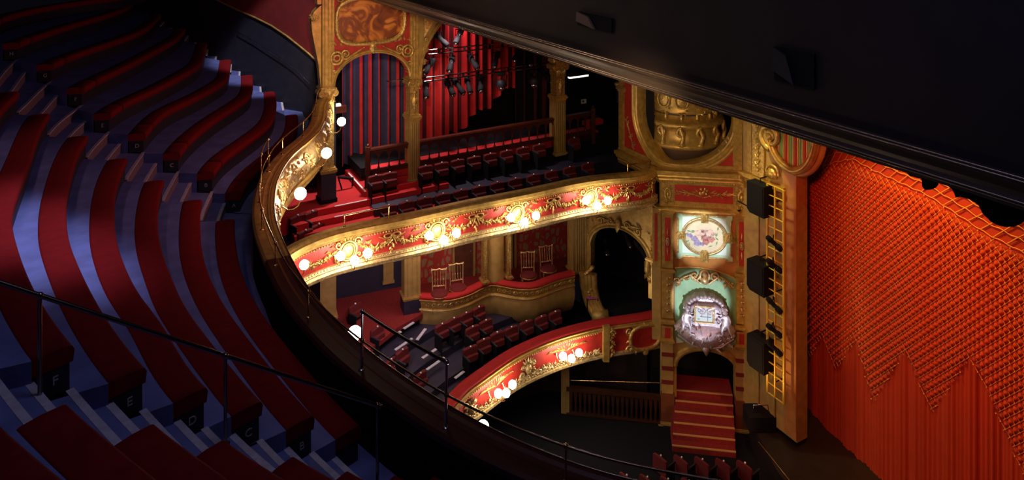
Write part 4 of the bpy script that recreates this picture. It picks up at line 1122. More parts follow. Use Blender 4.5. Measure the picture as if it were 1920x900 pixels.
# big volute at the left foot of the arch
m = MB(); vv0 = vN(1108, 512)
pth = [(1103, 512), (1104, 535), (1108, 555), (1114, 572), (1124, 590), (1130, 600)]
P3 = [MN(*NP.hit(x, y, .35, 0), .35) for x, y in pth]
for k in range(4): m.tube([p + Vector((-.22 + .14 * k, -.03 * k, 0)) for p in P3], [.14, .13, .12, .12, .13, .14], 7)
m.lathe([(0, -.3), (.26, -.3), (.26, .3), (0, .3)], (0, 0, 0), 14, 0, lambda x, y, z: P3[-1] + Vector((z - .1, y, x + .12)))
m.build('great_volute', GOLD, t)
m = MB(); p = P3[0]
for j in range(6): m.blob((p.x - .1 + .05 * j, p.y - .1, p.z + .02 + .05 * j), (.09, .09, .07))
for j in range(8): m.blob((P3[2].x - .05 + random.uniform(-.1, .1), P3[2].y - .12, P3[2].z + .3 - .1 * j), (.06, .05, .06))
m.build('volute_foliage', GOLD2, t)
# dark interior of the stage box
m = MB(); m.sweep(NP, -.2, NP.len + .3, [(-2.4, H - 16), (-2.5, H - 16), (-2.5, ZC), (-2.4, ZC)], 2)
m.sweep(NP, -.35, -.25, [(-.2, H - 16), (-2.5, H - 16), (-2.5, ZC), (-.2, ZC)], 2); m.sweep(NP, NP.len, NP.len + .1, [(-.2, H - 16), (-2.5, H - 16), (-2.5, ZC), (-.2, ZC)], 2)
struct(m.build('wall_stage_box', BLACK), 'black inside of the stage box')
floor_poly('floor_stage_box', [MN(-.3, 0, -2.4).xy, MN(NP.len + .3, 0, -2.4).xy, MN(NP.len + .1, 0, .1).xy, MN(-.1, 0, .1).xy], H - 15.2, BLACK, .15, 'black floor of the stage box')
sb = thing('draped_chair', 'dim violet draped chair inside the stage box', 'chair', PD(1113, 560, 14.6))
q = PD(1110, 535, 14.3); m = MB()
m.cbox((q.x - .22, q.y - .2, q.z - .45), (q.x + .22, q.y + .25, q.z - .38), .03); m.build('seat', mat('violet_cloth', (.30, .05, .25), .8), sb)
m = MB(); m.cbox((q.x - .24, q.y + .2, q.z - .4), (q.x + .2, q.y + .27, q.z + .15), .03); m.build('back', mat('violet_cloth_back', (.30, .05, .25), .8), sb)
for a, b in ((-.2, -.18), (.2, -.18), (-.2, .22), (.2, .22)):
    m = MB(); m.tube([(q.x + a, q.y + b, H - 15.2), (q.x + a, q.y + b, q.z - .4)], .02, 6); m.build('leg', BLACK, sb)
for i, (x, y, l) in enumerate(((1137, 457, 'dark spotlight with a cold glint at the left inside the stage box arch'), (1175, 442, 'small dark spotlight hanging at the top inside the stage box arch'), (1200, 462, 'large dark spotlight at the right inside the stage box arch'))):
    u, v = NP.hit(x, y - 14, -.9, 0); dup(sp0, MN(u, v, -.9), .4 * i, l, 'spotlights in the stage box')

# ================================================================== LOWER CIRCLE
T3PX = [(860, 751), (873, 733), (916, 702), (960, 671), (1004, 649), (1053, 630), (1118, 613), (1165, 605), (1200, 600), (1240, 592)]
T3 = [Vector((-2.9, 19.3)), Vector((-2.3, 20.5))] + [Vector(p[:2]) for p in up(T3PX, 14.8)]
T3 = Path(T3, 1, .15, 6); Z3 = H - 14.8; M3 = T3.M; uE3 = T3.len
u3 = lambda px: fit(T3, px, None)
lf = thing('lower_circle_front', 'curved lower balcony front with red plush top and heavy gilded scrollwork', 'balcony front', M3(4, Z3 - 1.2, 0))
m = MB(); m.sweep(T3, 0, uE3, [(.02, Z3 - .05), (.02, Z3), (-.05, Z3 + .05), (-.2, Z3 + .07), (-.36, Z3 + .05), (-.4, Z3 - .02), (-.4, Z3 - .08)], .15, smooth=True); m.build('plush_top', PLUSHR, lf)
m = MB(); m.sweep(T3, 0, uE3, [(.0, Z3 - .05), (.07, Z3 - .05), (.05, Z3 - .1), (.09, Z3 - .14), (.03, Z3 - .2), (0, Z3 - .2)], .15); m.build('gilded_cornice', GOLD, lf)
m = MB(); m.sweep(T3, 0, uE3, [(.0, Z3 - .05), (-.06, Z3 - .05), (-.06, Z3 - 1.15), (.0, Z3 - 1.15)], .2); m.build('red_panel', REDP, lf)
m = MB(); m.sweep(T3, 0, uE3, [(.0, Z3 - 1.0), (.07, Z3 - 1.03), (.08, Z3 - 1.1), (.03, Z3 - 1.16), (-.3, Z3 - 1.2), (-.3, Z3 - 1.0)], .15); m.build('lower_moulding', SILVERG, lf)
m = MB(); m.beads(T3, 1.2, u3(1120), Z3 - .22, .03, .03, .085); m.build('tooth_moulding', GOLD2, lf)['kind'] = 'stuff'
m = MB(); u = 1.4; k = 0
while u < u3(1120):
    m.spiral((u, Z3 - .88), .1, 1.4, PI * k, 1 if k % 2 else -1, .028, M3, w=.03, tail=(u + .22, Z3 - .97))
    for j in range(5): m.leaf(u + random.uniform(-.1, .2), Z3 - .93 + random.uniform(-.05, .08), random.uniform(.3, 2.8), .17, .07, M3, 0, .02, .03)
    m.blob((u + .12, Z3 - .98, .03), (.04, .03, .03), M3, 0, 6, 4)
    u += .24; k += 1
m.build('scroll_band', SILVERG, lf)
def mask(u, s=1.0):
    m = MB(); v = Z3 - .62
    m.blob((u, v, .06), (.13 * s, .18 * s, .09), M3, 0, 10, 8)
    for sg in (-1, 1):
        m.spiral((u + sg * .2 * s, v + .12 * s), .1 * s, 1.4, 0, sg, .035, M3, w=.04); m.spiral((u + sg * .24 * s, v - .15 * s), .12 * s, 1.4, PI, sg, .035, M3, w=.04)
        m.blob((u + sg * .05, v + .04, .14), (.02, .015, .015), M3); 
        for j in range(4): m.leaf(u + sg * .15, v - .2 + .12 * j, (0 if sg > 0 else PI) + random.uniform(-.5, .5), .2, .08, M3, 0, .02, .04)
    for j in range(5): m.leaf(u + (j - 2) * .04, v + .14, PI / 2 + (2 - j) * .35, .26 * s, .1, M3, 0, .04, .05)
    m.blob((u, v - .03, .15), (.02, .05, .03), M3); m.build('mask_ornament', SILVERG, lf)
mask(u3(989)); mask(u3(880), .8)
def spray(u, s=1):
    m = MB()
    for sg in (-1, 1):
        for j in range(7): m.leaf(u + sg * .1 * j, Z3 - .55 + .03 * j, (0 if sg > 0 else PI) + sg * (.5 - .15 * j), .26, .06, M3, 0, .02, .03)
        for j in range(5): m.leaf(u + sg * .08 * j, Z3 - .45, PI / 2 + sg * -.3 * j, .2, .06, M3, 0, .02, .03)
    m.build('palm_spray', GOLD2, lf)
spray(u3(1062)); spray(u3(930))
# pilaster break and big oval cartouche at the right
ub = u3(1132)
m = MB(); m.prism([(ub - .06, Z3 - 1.22), (ub + .16, Z3 - 1.26), (ub + .2, Z3 + .02), (ub - .06, Z3 + .02)], -.05, .12, M3); m.build('pier_block', GOLD, lf)
m = MB()
for j in range(7): m.leaf(ub + .3, Z3 - .1 - .15 * j, -PI / 2 + (.6 if j % 2 else -.6), .24, .12, M3, 0, .06, .06); m.blob((ub + .3, Z3 - .15 - .15 * j, .05), (.08, .07, .06), M3, 0, 6, 4)
m.spiral((ub + .3, Z3 - .3), .13, 1.5, 0, 1, .04, M3, w=.08); m.build('pier_foliage', GOLD2, lf)
uo = u3(1211)
m = MB(); pc3 = (uo - .05, Z3 - .62); ov = sup(pc3, .58, .42, .75, 36)
m.tube([(a, b, .07) for a, b in ov], .07, 7, 0, M3, closed=True)
for i, (a, b) in enumerate(ov):
    if i % 3 == 0: m.leaf(a, b, math.atan2(b - pc3[1], a - pc3[0]) + .5, .2, .1, M3, 0, .06, .05)
for sg in (-1, 1): m.spiral((pc3[0] + sg * .62, pc3[1] + .3), .15, 1.4, 0, sg, .045, M3, w=.06); m.spiral((pc3[0] + sg * .6, pc3[1] - .34), .14, 1.4, PI, sg, .045, M3, w=.06)
m.blob((pc3[0], pc3[1] - .5, .08), (.12, .14, .08), M3); m.build('oval_cartouche', GOLD2, lf)
m = MB(); m.prism(sup(pc3, .55, .39, .75, 30), 0, .04, M3); m.build('oval_red_field', REDP, lf)
m = MB(); m.sweep(T3, 0, uE3, [(-.34, Z3 - .08), (-.4, Z3 - .08), (-.4, Z3 - 1.2), (-.34, Z3 - 1.2)], .2); m.build('inner_panel', NAVY, lf)
# stepped floor of the lower circle
T3r = Path(T3.P, 1); T3r.hard = False
for i, (wa, wb, D, mt) in enumerate(((-.3, -1.25, 15.45, NAVY), (-1.25, -2.1, 15.2, NAVY), (-2.1, -3.0, 14.95, NAVY), (-3.0, -3.9, 14.7, NAVY), (-3.9, -4.8, 14.48, CARPET2))):
    mb = MB(); mb.sweep(T3, 0, u3(1085) - (1.0 * (i > 2)) * 2.2 * (i - 2), [(wa, H - D), (wb - .3, H - D), (wb - .3, H - D - .45), (wa, H - D - .45)], .3)
    struct(mb.build('floor_lower_circle_step', mt), 'stepped floor of the lower circle')
floor_poly('floor_lower_circle', [ML(0, 0, BW).xy, ML(uL_(790), 0, BW).xy, ML(uL_(790), 0, .2).xy, (-3.9, 24.6), (-4.6, 23.4), (-5.2, 21.6), (-5.8, 19.0), (-9.5, 19.0)], H - 14.3, CARPET2, .15, 'red carpet floor of the lower circle')
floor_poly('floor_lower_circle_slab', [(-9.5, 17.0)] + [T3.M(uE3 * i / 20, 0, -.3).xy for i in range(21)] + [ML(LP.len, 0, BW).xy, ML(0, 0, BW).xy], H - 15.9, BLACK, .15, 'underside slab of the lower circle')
AN = [(741, 657, 773, 635, 14.5), (782, 638, 798, 617, 14.3), (757, 617, 776, 605, 14.3), (792, 672, 818, 655, 14.72), (800, 694, 833, 671, 14.95), (853, 710, 870, 697, 15.2), (743, 627, 752, 622, 14.3)]
t = thing('aisle_steps', 'aisle steps with white edges descending through the lower circle seats', 'steps', PD(790, 660, 14.6))
for (xa, ya, xb, yb, D) in AN:
    a, b = PD(xa, ya, D), PD(xb, yb, D); d = (b - a).normalized(); n_ = Vector((d.y, -d.x, 0)) * .05
    m = MB(); up_ = Vector((0, 0, .02))
    vs_ = [a - n_, b - n_, b + n_, a + n_]; m.add(vs_ + [p + up_ for p in vs_], [(4, 5, 6, 7), (0, 1, 5, 4), (1, 2, 6, 5), (2, 3, 7, 6), (3, 0, 4, 7), (3, 2, 1, 0)]); m.build('white_nosing', NOSE, t)
# seats
def seatrow(pts, D, rz, label, group, n=None):
    for (x, y) in pts:
        q = PD(x, y, D); seat_at((q.x, q.y, q.z - .85), rz, label, group)
a1 = math.atan2(2.1, 2.95)
seatrow([(831, 608), (853, 597), (876, 587), (900, 576)], 14.2, math.atan2(1.2, 1.36), 'dark red seat in the short row under the first box', 'seats under the first box')
seatrow([(888, 613), (913, 601)], 14.45, math.atan2(1.2, 1.5), 'dark red seat standing in front of the short row under the first box', 'pair of seats below the short row')
seatrow([(884, 651), (909, 637), (934, 624), (961, 614), (989, 603), (1017, 594), (1043, 585)], 14.6, a1, 'dark red seat in the long row behind the lower balcony front', 'seats in the long lower circle row')
for (x, y, D, lab) in ((710, 613, 13.9, 'red seat nearest the bright globe in the lower circle'), (757, 656, 14.3, 'red seat left of the white edged steps'), (736, 674, 14.5, 'red seat behind the double brass guard rail'),
                       (791, 700, 14.8, 'lowest red seat beside the white edged steps'), (668, 570, 13.7, 'red seat end at the left on the red carpet')):
    q = PD(x, y, D); seat_at((q.x, q.y, q.z - .85), .95, lab, 'seats by the lower circle steps')
# ================================================================== TOWER
A_, B_, C_ = Vector((4.2, 27.96)), Vector((5.35, 25.9)), Vector((8.13, 25.5))
TP = Path([B_, C_], 1); MT = TP.M
def t_(px, py, w=0): return TP.hit(px, py, w, 0)
tu = lambda px, w=0: t_(px, None, w); tv = lambda px, py, w=0: t_(px, py, w)[1]
DP = Path([A_, B_, C_, C_ + Vector((.49, -.872)) * .2], 1)
tw = thing('stage_tower', 'tall gilded corner tower between the balconies and the stage curtain', 'tower', MT(1.4, 0, 0))
GREEN = mat('sea_green_paint', (.20, .42, .22), .5, 0, .25, 3)
LGREEN = mat('pale_green_paint', (.42, .62, .45), .5, 0, .12, 3)
LBLUE = mat('pale_sky_paint', (.62, .78, .74), .5, 0, .1, 3)
ORANGE = mat('orange_ochre_paint', (.46, .20, .05), .5, 0, .25, 3)
vY = lambda y, px=1320: tv(px, y)
u0, u1 = 0, TP.len
# masses: body behind the front, with door opening at the bottom and panels
m = MB(); m.prism([(u0, vY(640)), (u1, vY(640)), (u1, vY(390)), (u0, vY(390))], -.5, -.06, MT); m.build('body', ORANGE, tw)
dl, dr = tu(1270), tu(1378); dc = (dl + dr) / 2
m = MB(); arch_panel(m, MT, u0, u1, vY(640), dc, vY(690), (dr - dl) / 2, vY(658) - vY(690), -.5, -.06, 20); m.build('door_arch_wall', OCHRE, tw)
m = MB(); m.prism([(u0, vY(790)), (dl - .02, vY(790)), (dl - .02, vY(688)), (u0, vY(688))], -.5, -.06, MT); m.prism([(dr + .02, vY(790)), (u1, vY(790)), (u1, vY(688)), (dr + .02, vY(688))], -.5, -.06, MT); m.build('lower_wall', OCHRE, tw)
m = MB(); arch_band(m, MT, dc, vY(690), (dr - dl) / 2, vY(658) - vY(690), [(0, -.3), (0, .02), (.07, .05), (.16, .03), (.2, -.04)]); 
m.blob((dc, vY(650), .04), (.14, .2, .12), MT); m.leaf(dc, vY(645), -PI / 2, .36, .28, MT, 0, .1, .06)
m.build('door_arch_moulding', GOLD, tw)
for px, s in ((1268, 1), (1374, -1)):
    m = MB(); m.prism([(tu(px), vY(648)), (tu(px) + s * .26, vY(645)), (tu(px), vY(636))][::s], -.05, .0, MT); m.build('white_corner_panel', mat('white_corner_paint', (.75, .7, .6), .5), tw)
# pilasters
def tpil(pa, pb, nm):
    a, b = tu(pa), tu(pb); uc = (a + b) / 2; hw = (b - a) / 2
    for (ya, yb, mt_, w1) in ((402, 505, GOLD, .08), (515, 600, GOLD, .07), (615, 640, GOLD, .09), (648, 742, OCHRE, .06)):
        m = MB(); m.prism([(a, vY(yb)), (b, vY(yb)), (b, vY(ya)), (a, vY(ya))], -.1, w1, MT); pl_ = m.build('pilaster_shaft', mt_, tw)
        if ya == 402:
            m = MB(); m.prism([(uc - hw * .5, vY(492)), (uc + hw * .5, vY(492)), (uc + hw * .5, vY(410)), (uc - hw * .5, vY(410))], w1 - .01, w1 + .008, MT); m.build('red_inset', REDP, pl_)
            m = MB(); m.ring((uc, vY(455)), .05, .13, .02, MT, w=w1 + .03, n=14); m.blob((uc, vY(455), w1 + .03), (.03, .08, .04), MT)
            m.leaf(uc, vY(445), PI / 2, .3, .06, MT, 0, w1 + .02, .03); m.leaf(uc, vY(465), -PI / 2, .3, .06, MT, 0, w1 + .02, .03); m.build('drop_ornament', SILVERG, pl_)
        if ya == 515:
            m = MB()
            for j in range(6):
                vv = vY(525 + 12 * j); m.blob((uc, vv, w1 + .03), (.05, .06, .04), MT, 0, 6, 4); m.leaf(uc, vv, .5, .12, .06, MT, 0, w1 + .02, .02); m.leaf(uc, vv, PI - .5, .12, .06, MT, 0, w1 + .02, .02)
            m.build('drop_ornament', SILVERG, pl_)
        if ya == 615:
            m = MB(); m.prism([(uc - hw * .5, vY(637)), (uc + hw * .5, vY(637)), (uc + hw * .5, vY(618)), (uc - hw * .5, vY(618))], w1 - .01, w1 + .01, MT); m.build('red_inset', REDP, pl_)
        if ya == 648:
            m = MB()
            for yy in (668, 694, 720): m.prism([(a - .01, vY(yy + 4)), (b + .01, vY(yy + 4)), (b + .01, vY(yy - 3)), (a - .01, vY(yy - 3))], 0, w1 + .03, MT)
            m.build('crimson_bands', CRIMSON, pl_)  # crimson bands across the lower pier
    for yy, h_ in ((402, .12), (514, .14), (611, .16), (647, .16)): m = MB(); slab(m, MT, uc, hw, vY(yy), h_, -.05, .09); m.build('pilaster_moulding', GOLD, tw)
    m = MB()
    m.beads(Path([MT(a, 0, 0).xy, MT(b, 0, 0).xy], 1), 0, b - a, vY(606), .12, .02, .07); m.build('bead_row', GOLD, tw)
    m = MB(); m.prism([(a - .04, 0.02), (b + .04, 0.02), (b + .04, vY(742)), (a - .04, vY(742))], -.3, .12, MT); m.build('brown_pedestal', mat('brown_pedestal_paint', (.16, .05, .02), .5), tw)
    m = MB(); slab(m, MT, uc, hw, vY(800), .12, -.1, .14); m.build('pedestal_foot', OCHRE, tw)
tpil(1241, 1262, 'left'); tpil(1380, 1400, 'right')
# recessed returns at the left (red strips)
m = MB(); m.prism([(-.28, vY(505)), (0, vY(505)), (0, vY(395)), (-.28, vY(395))], -.3, .0, MT); m.build('left_return', GOLD, tw)
m = MB(); m.prism([(-.22, vY(495)), (-.12, vY(495)), (-.12, vY(405)), (-.22, vY(405))], -.01, .01, MT); m.build('red_inset', REDP, tw)
m = MB(); m.prism([(-.3, vY(645)), (0, vY(645)), (0, vY(505)), (-.3, vY(505))], -.35, -.03, MT); m.build('left_return', OCHRE, tw)
# frieze
m = MB(); m.sweep(DP, 2.36 - .05, 2.36 + u1 + .05, [(-.4, vY(392)), (.02, vY(392)), (.02, vY(345)), (-.4, vY(345))], 1); m.build('frieze', GOLD, tw)
m = MB(); m.prism([(tu(1265), vY(379)), (tu(1374), vY(379)), (tu(1374), vY(348)), (tu(1265), vY(348))], .01, .035, MT); m.build('red_frieze_panel', REDP, tw)
m = MB(); fc = ((tu(1265) + tu(1374)) / 2, vY(363))
for sg in (-1, 1):
    for j in range(14):
        x = .12 + .065 * j; m.leaf(fc[0] + sg * x, fc[1] + .04 * sin(j), (0 if sg > 0 else PI) + sg * random.uniform(-.8, 1), .2, .06, MT, 0, .05, .03)
    m.tube([(fc[0], fc[1] - .12, .06), (fc[0] + sg * .4, fc[1] - .02, .06), (fc[0] + sg * .95, fc[1] + .06, .05)], .018, 5, 0, MT)
for j in range(8): m.blob((fc[0] + random.uniform(-.14, .14), fc[1] + random.uniform(-.1, .22), .07), (.06, .06, .05), MT, 0, 6, 4)
m.build('laurel_relief', GOLD2, tw)
for px in (1252, 1390):
    m = MB(); uc = tu(px); m.prism([(uc - .2, vY(385)), (uc + .2, vY(385)), (uc + .2, vY(345)), (uc - .2, vY(345))], 0, .05, MT)
    m.ring((uc, vY(365)), .1, .2, .03, MT, w=.08, n=14); m.blob((uc, vY(366), .08), (.06, .08, .05), MT)
    for j in range(5): m.leaf(uc, vY(383), PI / 2 + (j - 2) * .5, .14, .08, MT, 0, .06, .03); m.leaf(uc, vY(350), -PI / 2 + (j - 2) * .6, .12, .07, MT, 0, .06, .03)
    m.build('frieze_block', GOLD2, tw)
def courses(y0, y1, e, nm, path=DP, a=0.0, b=None, mt=GOLD):
    b = path.len if b is None else b
    v0, v1 = vY(y0), vY(y1); h = v1 - v0
    m = MB(); m.sweep(path, a, b, [(-.3, v0), (e * .3, v0), (e * .45, v0 + h * .25), (e * .4, v0 + h * .35), (e * .75, v0 + h * .55), (e * .7, v0 + h * .65), (e, v0 + h * .75), (e, v0 + h), (-.3, v0 + h)], 1); return m.build(nm, mt, tw)
courses(401, 389, .22, 'lower_cornice', a=2.2, b=2.36 + u1)
courses(345, 319, .30, 'main_cornice', a=0)
m = MB(); m.beads(TP, 0, u1, vY(341), .12, .03, .09); m.beads(TP, 0, u1, vY(386), .06, .02, .07); m.build('dentil_beading', GOLD2, tw)['kind'] = 'stuff'
# painted panel
a, b, c, d = tu(1268), tu(1374), vY(488), vY(401)
def bpath(a, b, c, d, e):       # shouldered rectangle
    return [(a, c), (a + e, c), (a + e * 1.6, c + e * .6), (b - e * 1.6, c + e * .6), (b - e, c), (b, c), (b, c + e), (b - e * .4, c + e * 1.4), (b - e * .4, d - e * 1.4), (b, d - e), (b, d), (b - e, d), (b - e * 1.6, d - e * .5), (a + e * 1.6, d - e * .5), (a + e, d), (a, d), (a, d - e), (a + e * .4, d - e * 1.4), (a + e * .4, c + e * 1.4), (a, c + e)]
m = MB(); m.prism(bpath(a, b, c, d, .16), -.06, -.02, MT); pn = m.build('green_panel', LGREEN, tw)
m = MB(); m.tube([(x, y, -.01) for x, y in bpath(a, b, c, d, .16)], .03, 6, 0, MT, closed=True); m.build('panel_moulding', SILVERG, pn)
ia, ib, ic, id_ = a + .22, b - .22, c + .22, d - .16
m = MB(); m.prism([(ia, ic), (ib, ic), (ib, id_), (ia, id_)], -.03, -.01, MT); m.build('pale_inner_panel', LBLUE, pn)
FLOW = paintmat('flower_mural', [(.35, (.62, .58, .42)), (.5, (.66, .62, .46)), (.56, (.55, .28, .24)), (.63, (.62, .40, .36)), (.72, (.30, .28, .42))], 3.2, .8)
oc = ((ia + ib) / 2, (ic + id_) / 2); ra, rb = (ib - ia) / 2 * .98, (id_ - ic) / 2 * .98
CREAM = mat('cream_mural_ground', (.68, .64, .46), .5, 0, .2, 2)
m = MB(); m.prism([(oc[0] + ra * cos(2 * PI * i / 40), oc[1] + rb * sin(2 * PI * i / 40)) for i in range(40)], -.02, .005, MT); om = m.build('oval_painting', CREAM, tw)
PINK = mat('painted_pink_rose', (.60, .26, .24), .6, 0, .5, 14); LILAC = mat('painted_lilac_flower', (.36, .32, .55), .6, 0, .4, 14); LEAFG = mat('painted_green_leaf', (.22, .36, .20), .6, 0, .3, 9); PALER = mat('painted_cream_rose', (.78, .58, .50), .6, 0, .35, 14)
for mt_, nm, lst in ((LEAFG, 'painted_leaves', [(random.uniform(-.7, .75), random.uniform(-.35, .3), .1) for _ in range(26)]), (PALER, 'painted_pale_roses', [(-.15, .08, .19), (.18, .10, .19), (.02, .2, .1)]),
                     (PINK, 'painted_pink_roses', [(.0, -.05, .13), (.22, -.08, .14), (.05, -.2, .12), (.3, .1, .07), (-.05, .18, .07)]), (LILAC, 'painted_lilac_flowers', [(-.35, -.1, .12), (-.25, -.25, .13), (-.5, -.0, .09), (-.08, -.28, .08), (-.6, .05, .05)])):
    m = MB()
    for (x, y, r) in lst:
        if nm == 'painted_leaves': m.leaf(oc[0] + x, oc[1] + y, random.uniform(0, 6), .22, .08, MT, 0, .004, .004)
        else: m.prism([(oc[0] + x + r * (1 + .16 * cos(5 * 2 * PI * i / 20)) * cos(2 * PI * i / 20), oc[1] + y + r * (1 + .16 * cos(5 * 2 * PI * i / 20)) * .85 * sin(2 * PI * i / 20)) for i in range(20)], .004, .012, MT)
    m.build(nm, mt_, om)
m = MB(); m.ring(oc, ra + .02, rb + .02, .045, MT, w=.02, n=44); m.ring(oc, ra - .05, rb - .05, .015, MT, w=.02, n=44); m.build('oval_frame', SILVERG, om)
for (x, y, wd, hh) in ((oc[0], oc[1] + rb + .06, .12, .18), (oc[0], oc[1] - rb - .06, .13, .2), (oc[0] - ra - .08, oc[1], .16, .12), (oc[0] + ra + .1, oc[1], .2, .16)):
    m = MB(); m.prism([(x - wd, y - hh), (x + wd, y - hh), (x + wd * 1.1, y + hh * .6), (x + wd * .6, y + hh), (x - wd * .6, y + hh), (x - wd * 1.1, y + hh * .6)], .0, .10, MT)
    for j in range(3): m.tube([(x - wd * .5 + wd * .5 * j, y - hh * .9, .11), (x - wd * .5 + wd * .5 * j, y + hh * .4, .11)], .022, 5, 0, MT)
    m.spiral((x, y + hh * .5), wd * .5, 1.2, 0, 1, .02, MT, w=.12); m.build('clasp_ornament', GOLD2, om)
# green niche with number cartouche
ga, gb = tu(1265), tu(1380)
top = [(ga + (gb - ga) * i / 12, vY(506 - 7 * sin(PI * (i / 12) * .8) + 16 * (i / 12) ** 2)) for i in range(13)]
m = MB(); m.prism([(gb, vY(644)), (gb, top[-1][1])] [:1] + top[::-1] + [(ga, vY(644))], -.06, -.02, MT); m.build('green_niche', GREEN, tw)
m = MB(); m.tube([(x, y, 0) for x, y in top], .035, 6, 0, MT); m.build('niche_moulding', GOLD, tw)
m = MB(); nc = tu(1321)
m.ring((nc, vY(516)), .16, .2, .05, MT, w=.05, n=16); m.blob((nc, vY(512), .08), (.1, .12, .08), MT); m.blob((nc, vY(524), .08), (.14, .14, .1), MT, 0, 10, 7)
for sg in (-1, 1):
    m.spiral((nc + sg * .34, vY(517)), .17, 1.4, 0, sg, .05, MT, w=.05); m.tube([(nc + sg * .15, vY(530), .05), (nc + sg * .5, vY(515), .05), (nc + sg * .75, vY(522), .04), (nc + sg * .95, vY(532), .03)], .04, 6, 0, MT)
    for j in range(9): m.leaf(nc + sg * (.2 + .09 * j), vY(520 + 1.6 * j), random.uniform(0, 6), .2, .1, MT, 0, .03, .05)
    m.spiral((nc + sg * .95, vY(530)), .12, 1.3, PI, sg, .035, MT, w=.03)
m.build('crest_relief', SILVERG, tw)
# projecting cartouche: swelling base, frame, scrolls
SIL = mat('silvered_plaster', (.55, .50, .56), .35, .35, .3, 14, .4, 40)
ct = thing('number_cartouche', 'silvery rococo cartouche with two plaster cherubs framing the lit number tablet', 'sculpture', MT(nc, vY(640), .3))
m = MB(); R = []
for i in range(13):
    t = i / 12; hw_ = (.12 + .98 * sin(PI / 2 * min(1, t * 1.25)) ** .7) * (1 - .25 * max(0, t - .75) / .25); vv = vY(644) + (vY(600) - vY(644)) * t
    R.append([MT(nc + hw_ * cos(PI * k / 14), vv, .02 + (.18 + .38 * sin(PI * min(1, t * .8 + .15))) * sin(PI * k / 14)) for k in range(15)])
m.rings(R, 0, closed=False, smooth=True); m.build('swelling_base', SIL, ct)
m = MB()
for j in range(34):
    x = random.uniform(-.95, .95); yy = random.uniform(600, 640); w = .3 + .28 * (1 - abs(x)); m.leaf(nc + x * (1 - .25 * (yy - 600) / 40), vY(yy), random.uniform(0, 6), .22, .1, MT, 0, w, .06)
for sg in (-1, 1):
    m.tube([(nc + sg * .1, vY(642), .35), (nc + sg * .5, vY(636), .42), (nc + sg * .95, vY(622), .3)], .04, 6, 0, MT); m.spiral((nc + sg * .45, vY(618)), .16, 1.5, 0, sg, .045, MT, w=.5); m.spiral((nc + sg * .85, vY(612)), .12, 1.5, 0, -sg, .04, MT, w=.38)
m.blob((nc, vY(641), .42), (.12, .14, .1), MT); m.build('rocaille', SIL, ct)
m = MB()
for sg in (-1, 1):
    m.tube([(nc, vY(572), .42), (nc + sg * .12, vY(566), .45), (nc + sg * .3, vY(561), .45), (nc + sg * .48, vY(566), .42), (nc + sg * .5, vY(574), .4)], [.07, .08, .09, .07, .05], 7, 0, MT)
    m.spiral((nc + sg * .15, vY(571)), .12, 1.4, PI / 2, sg, .04, MT, w=.48)
    m.spiral((nc + sg * .42, vY(590)), .12, 1.4, PI / 2, -sg, .04, MT, w=.4)
for j in range(15):
    a_ = PI * (.06 + .88 * j / 14); m.blob((nc + .68 * cos(a_), vY(575) + .52 * sin(a_), .34), (.085, .07, .08), MT, 0, 7, 5)
m.build('arched_garland', SIL, ct)
m = MB()      # backing that carries it and throws the ragged shade
m.prism([(nc + .74 * cos(PI * i / 14) * (1 + .06 * (i % 2)), vY(578) + .58 * sin(PI * i / 14) * (1 + .08 * (i % 2))) for i in range(15)] + [(nc - .72, vY(606)), (nc + .72, vY(606))], -.02, .30, MT); m.build('backing', SIL, ct)
fa, fb, fc_, fd = tu(1303, .5), tu(1338, .5), tv(1320, 605, .5), tv(1320, 575, .5)
m = MB()
for (p, q) in (((fa, fc_), (fb, fc_)), ((fb, fc_), (fb, fd)), ((fb, fd), (fa, fd)), ((fa, fd), (fa, fc_))): m.tube([(*p, .5), (*q, .5)], .035, 6, 0, MT)
m.build('square_frame', SILVERG, ct)
m = MB(); m.prism([(fa, fc_), (fb, fc_), (fb, fd), (fa, fd)], .28, .49, MT); tb = m.build('tablet', mat('number_tablet', (.42, .52, .50), .5), ct)
BL = mat('blue_number_line', (.12, .2, .42), .5)
w_, h_ = fb - fa, fd - fc_
def L2(pts, nm='numeral_stroke', r=.011): 
    m = MB(); m.tube([(fa + w_ * x, fc_ + h_ * y, .505) for x, y in pts], r, 5, 0, MT); m.build(nm, BL, tb)
L2([(.68, .12), (.68, .86), (.30, .36), (.86, .36)])
L2([(.24 + .08 * cos(2 * PI * i / 10), .74 + .10 * sin(2 * PI * i / 10)) for i in range(11)], r=.010)
L2([(.14, .2), (.26, .2)], r=.010)
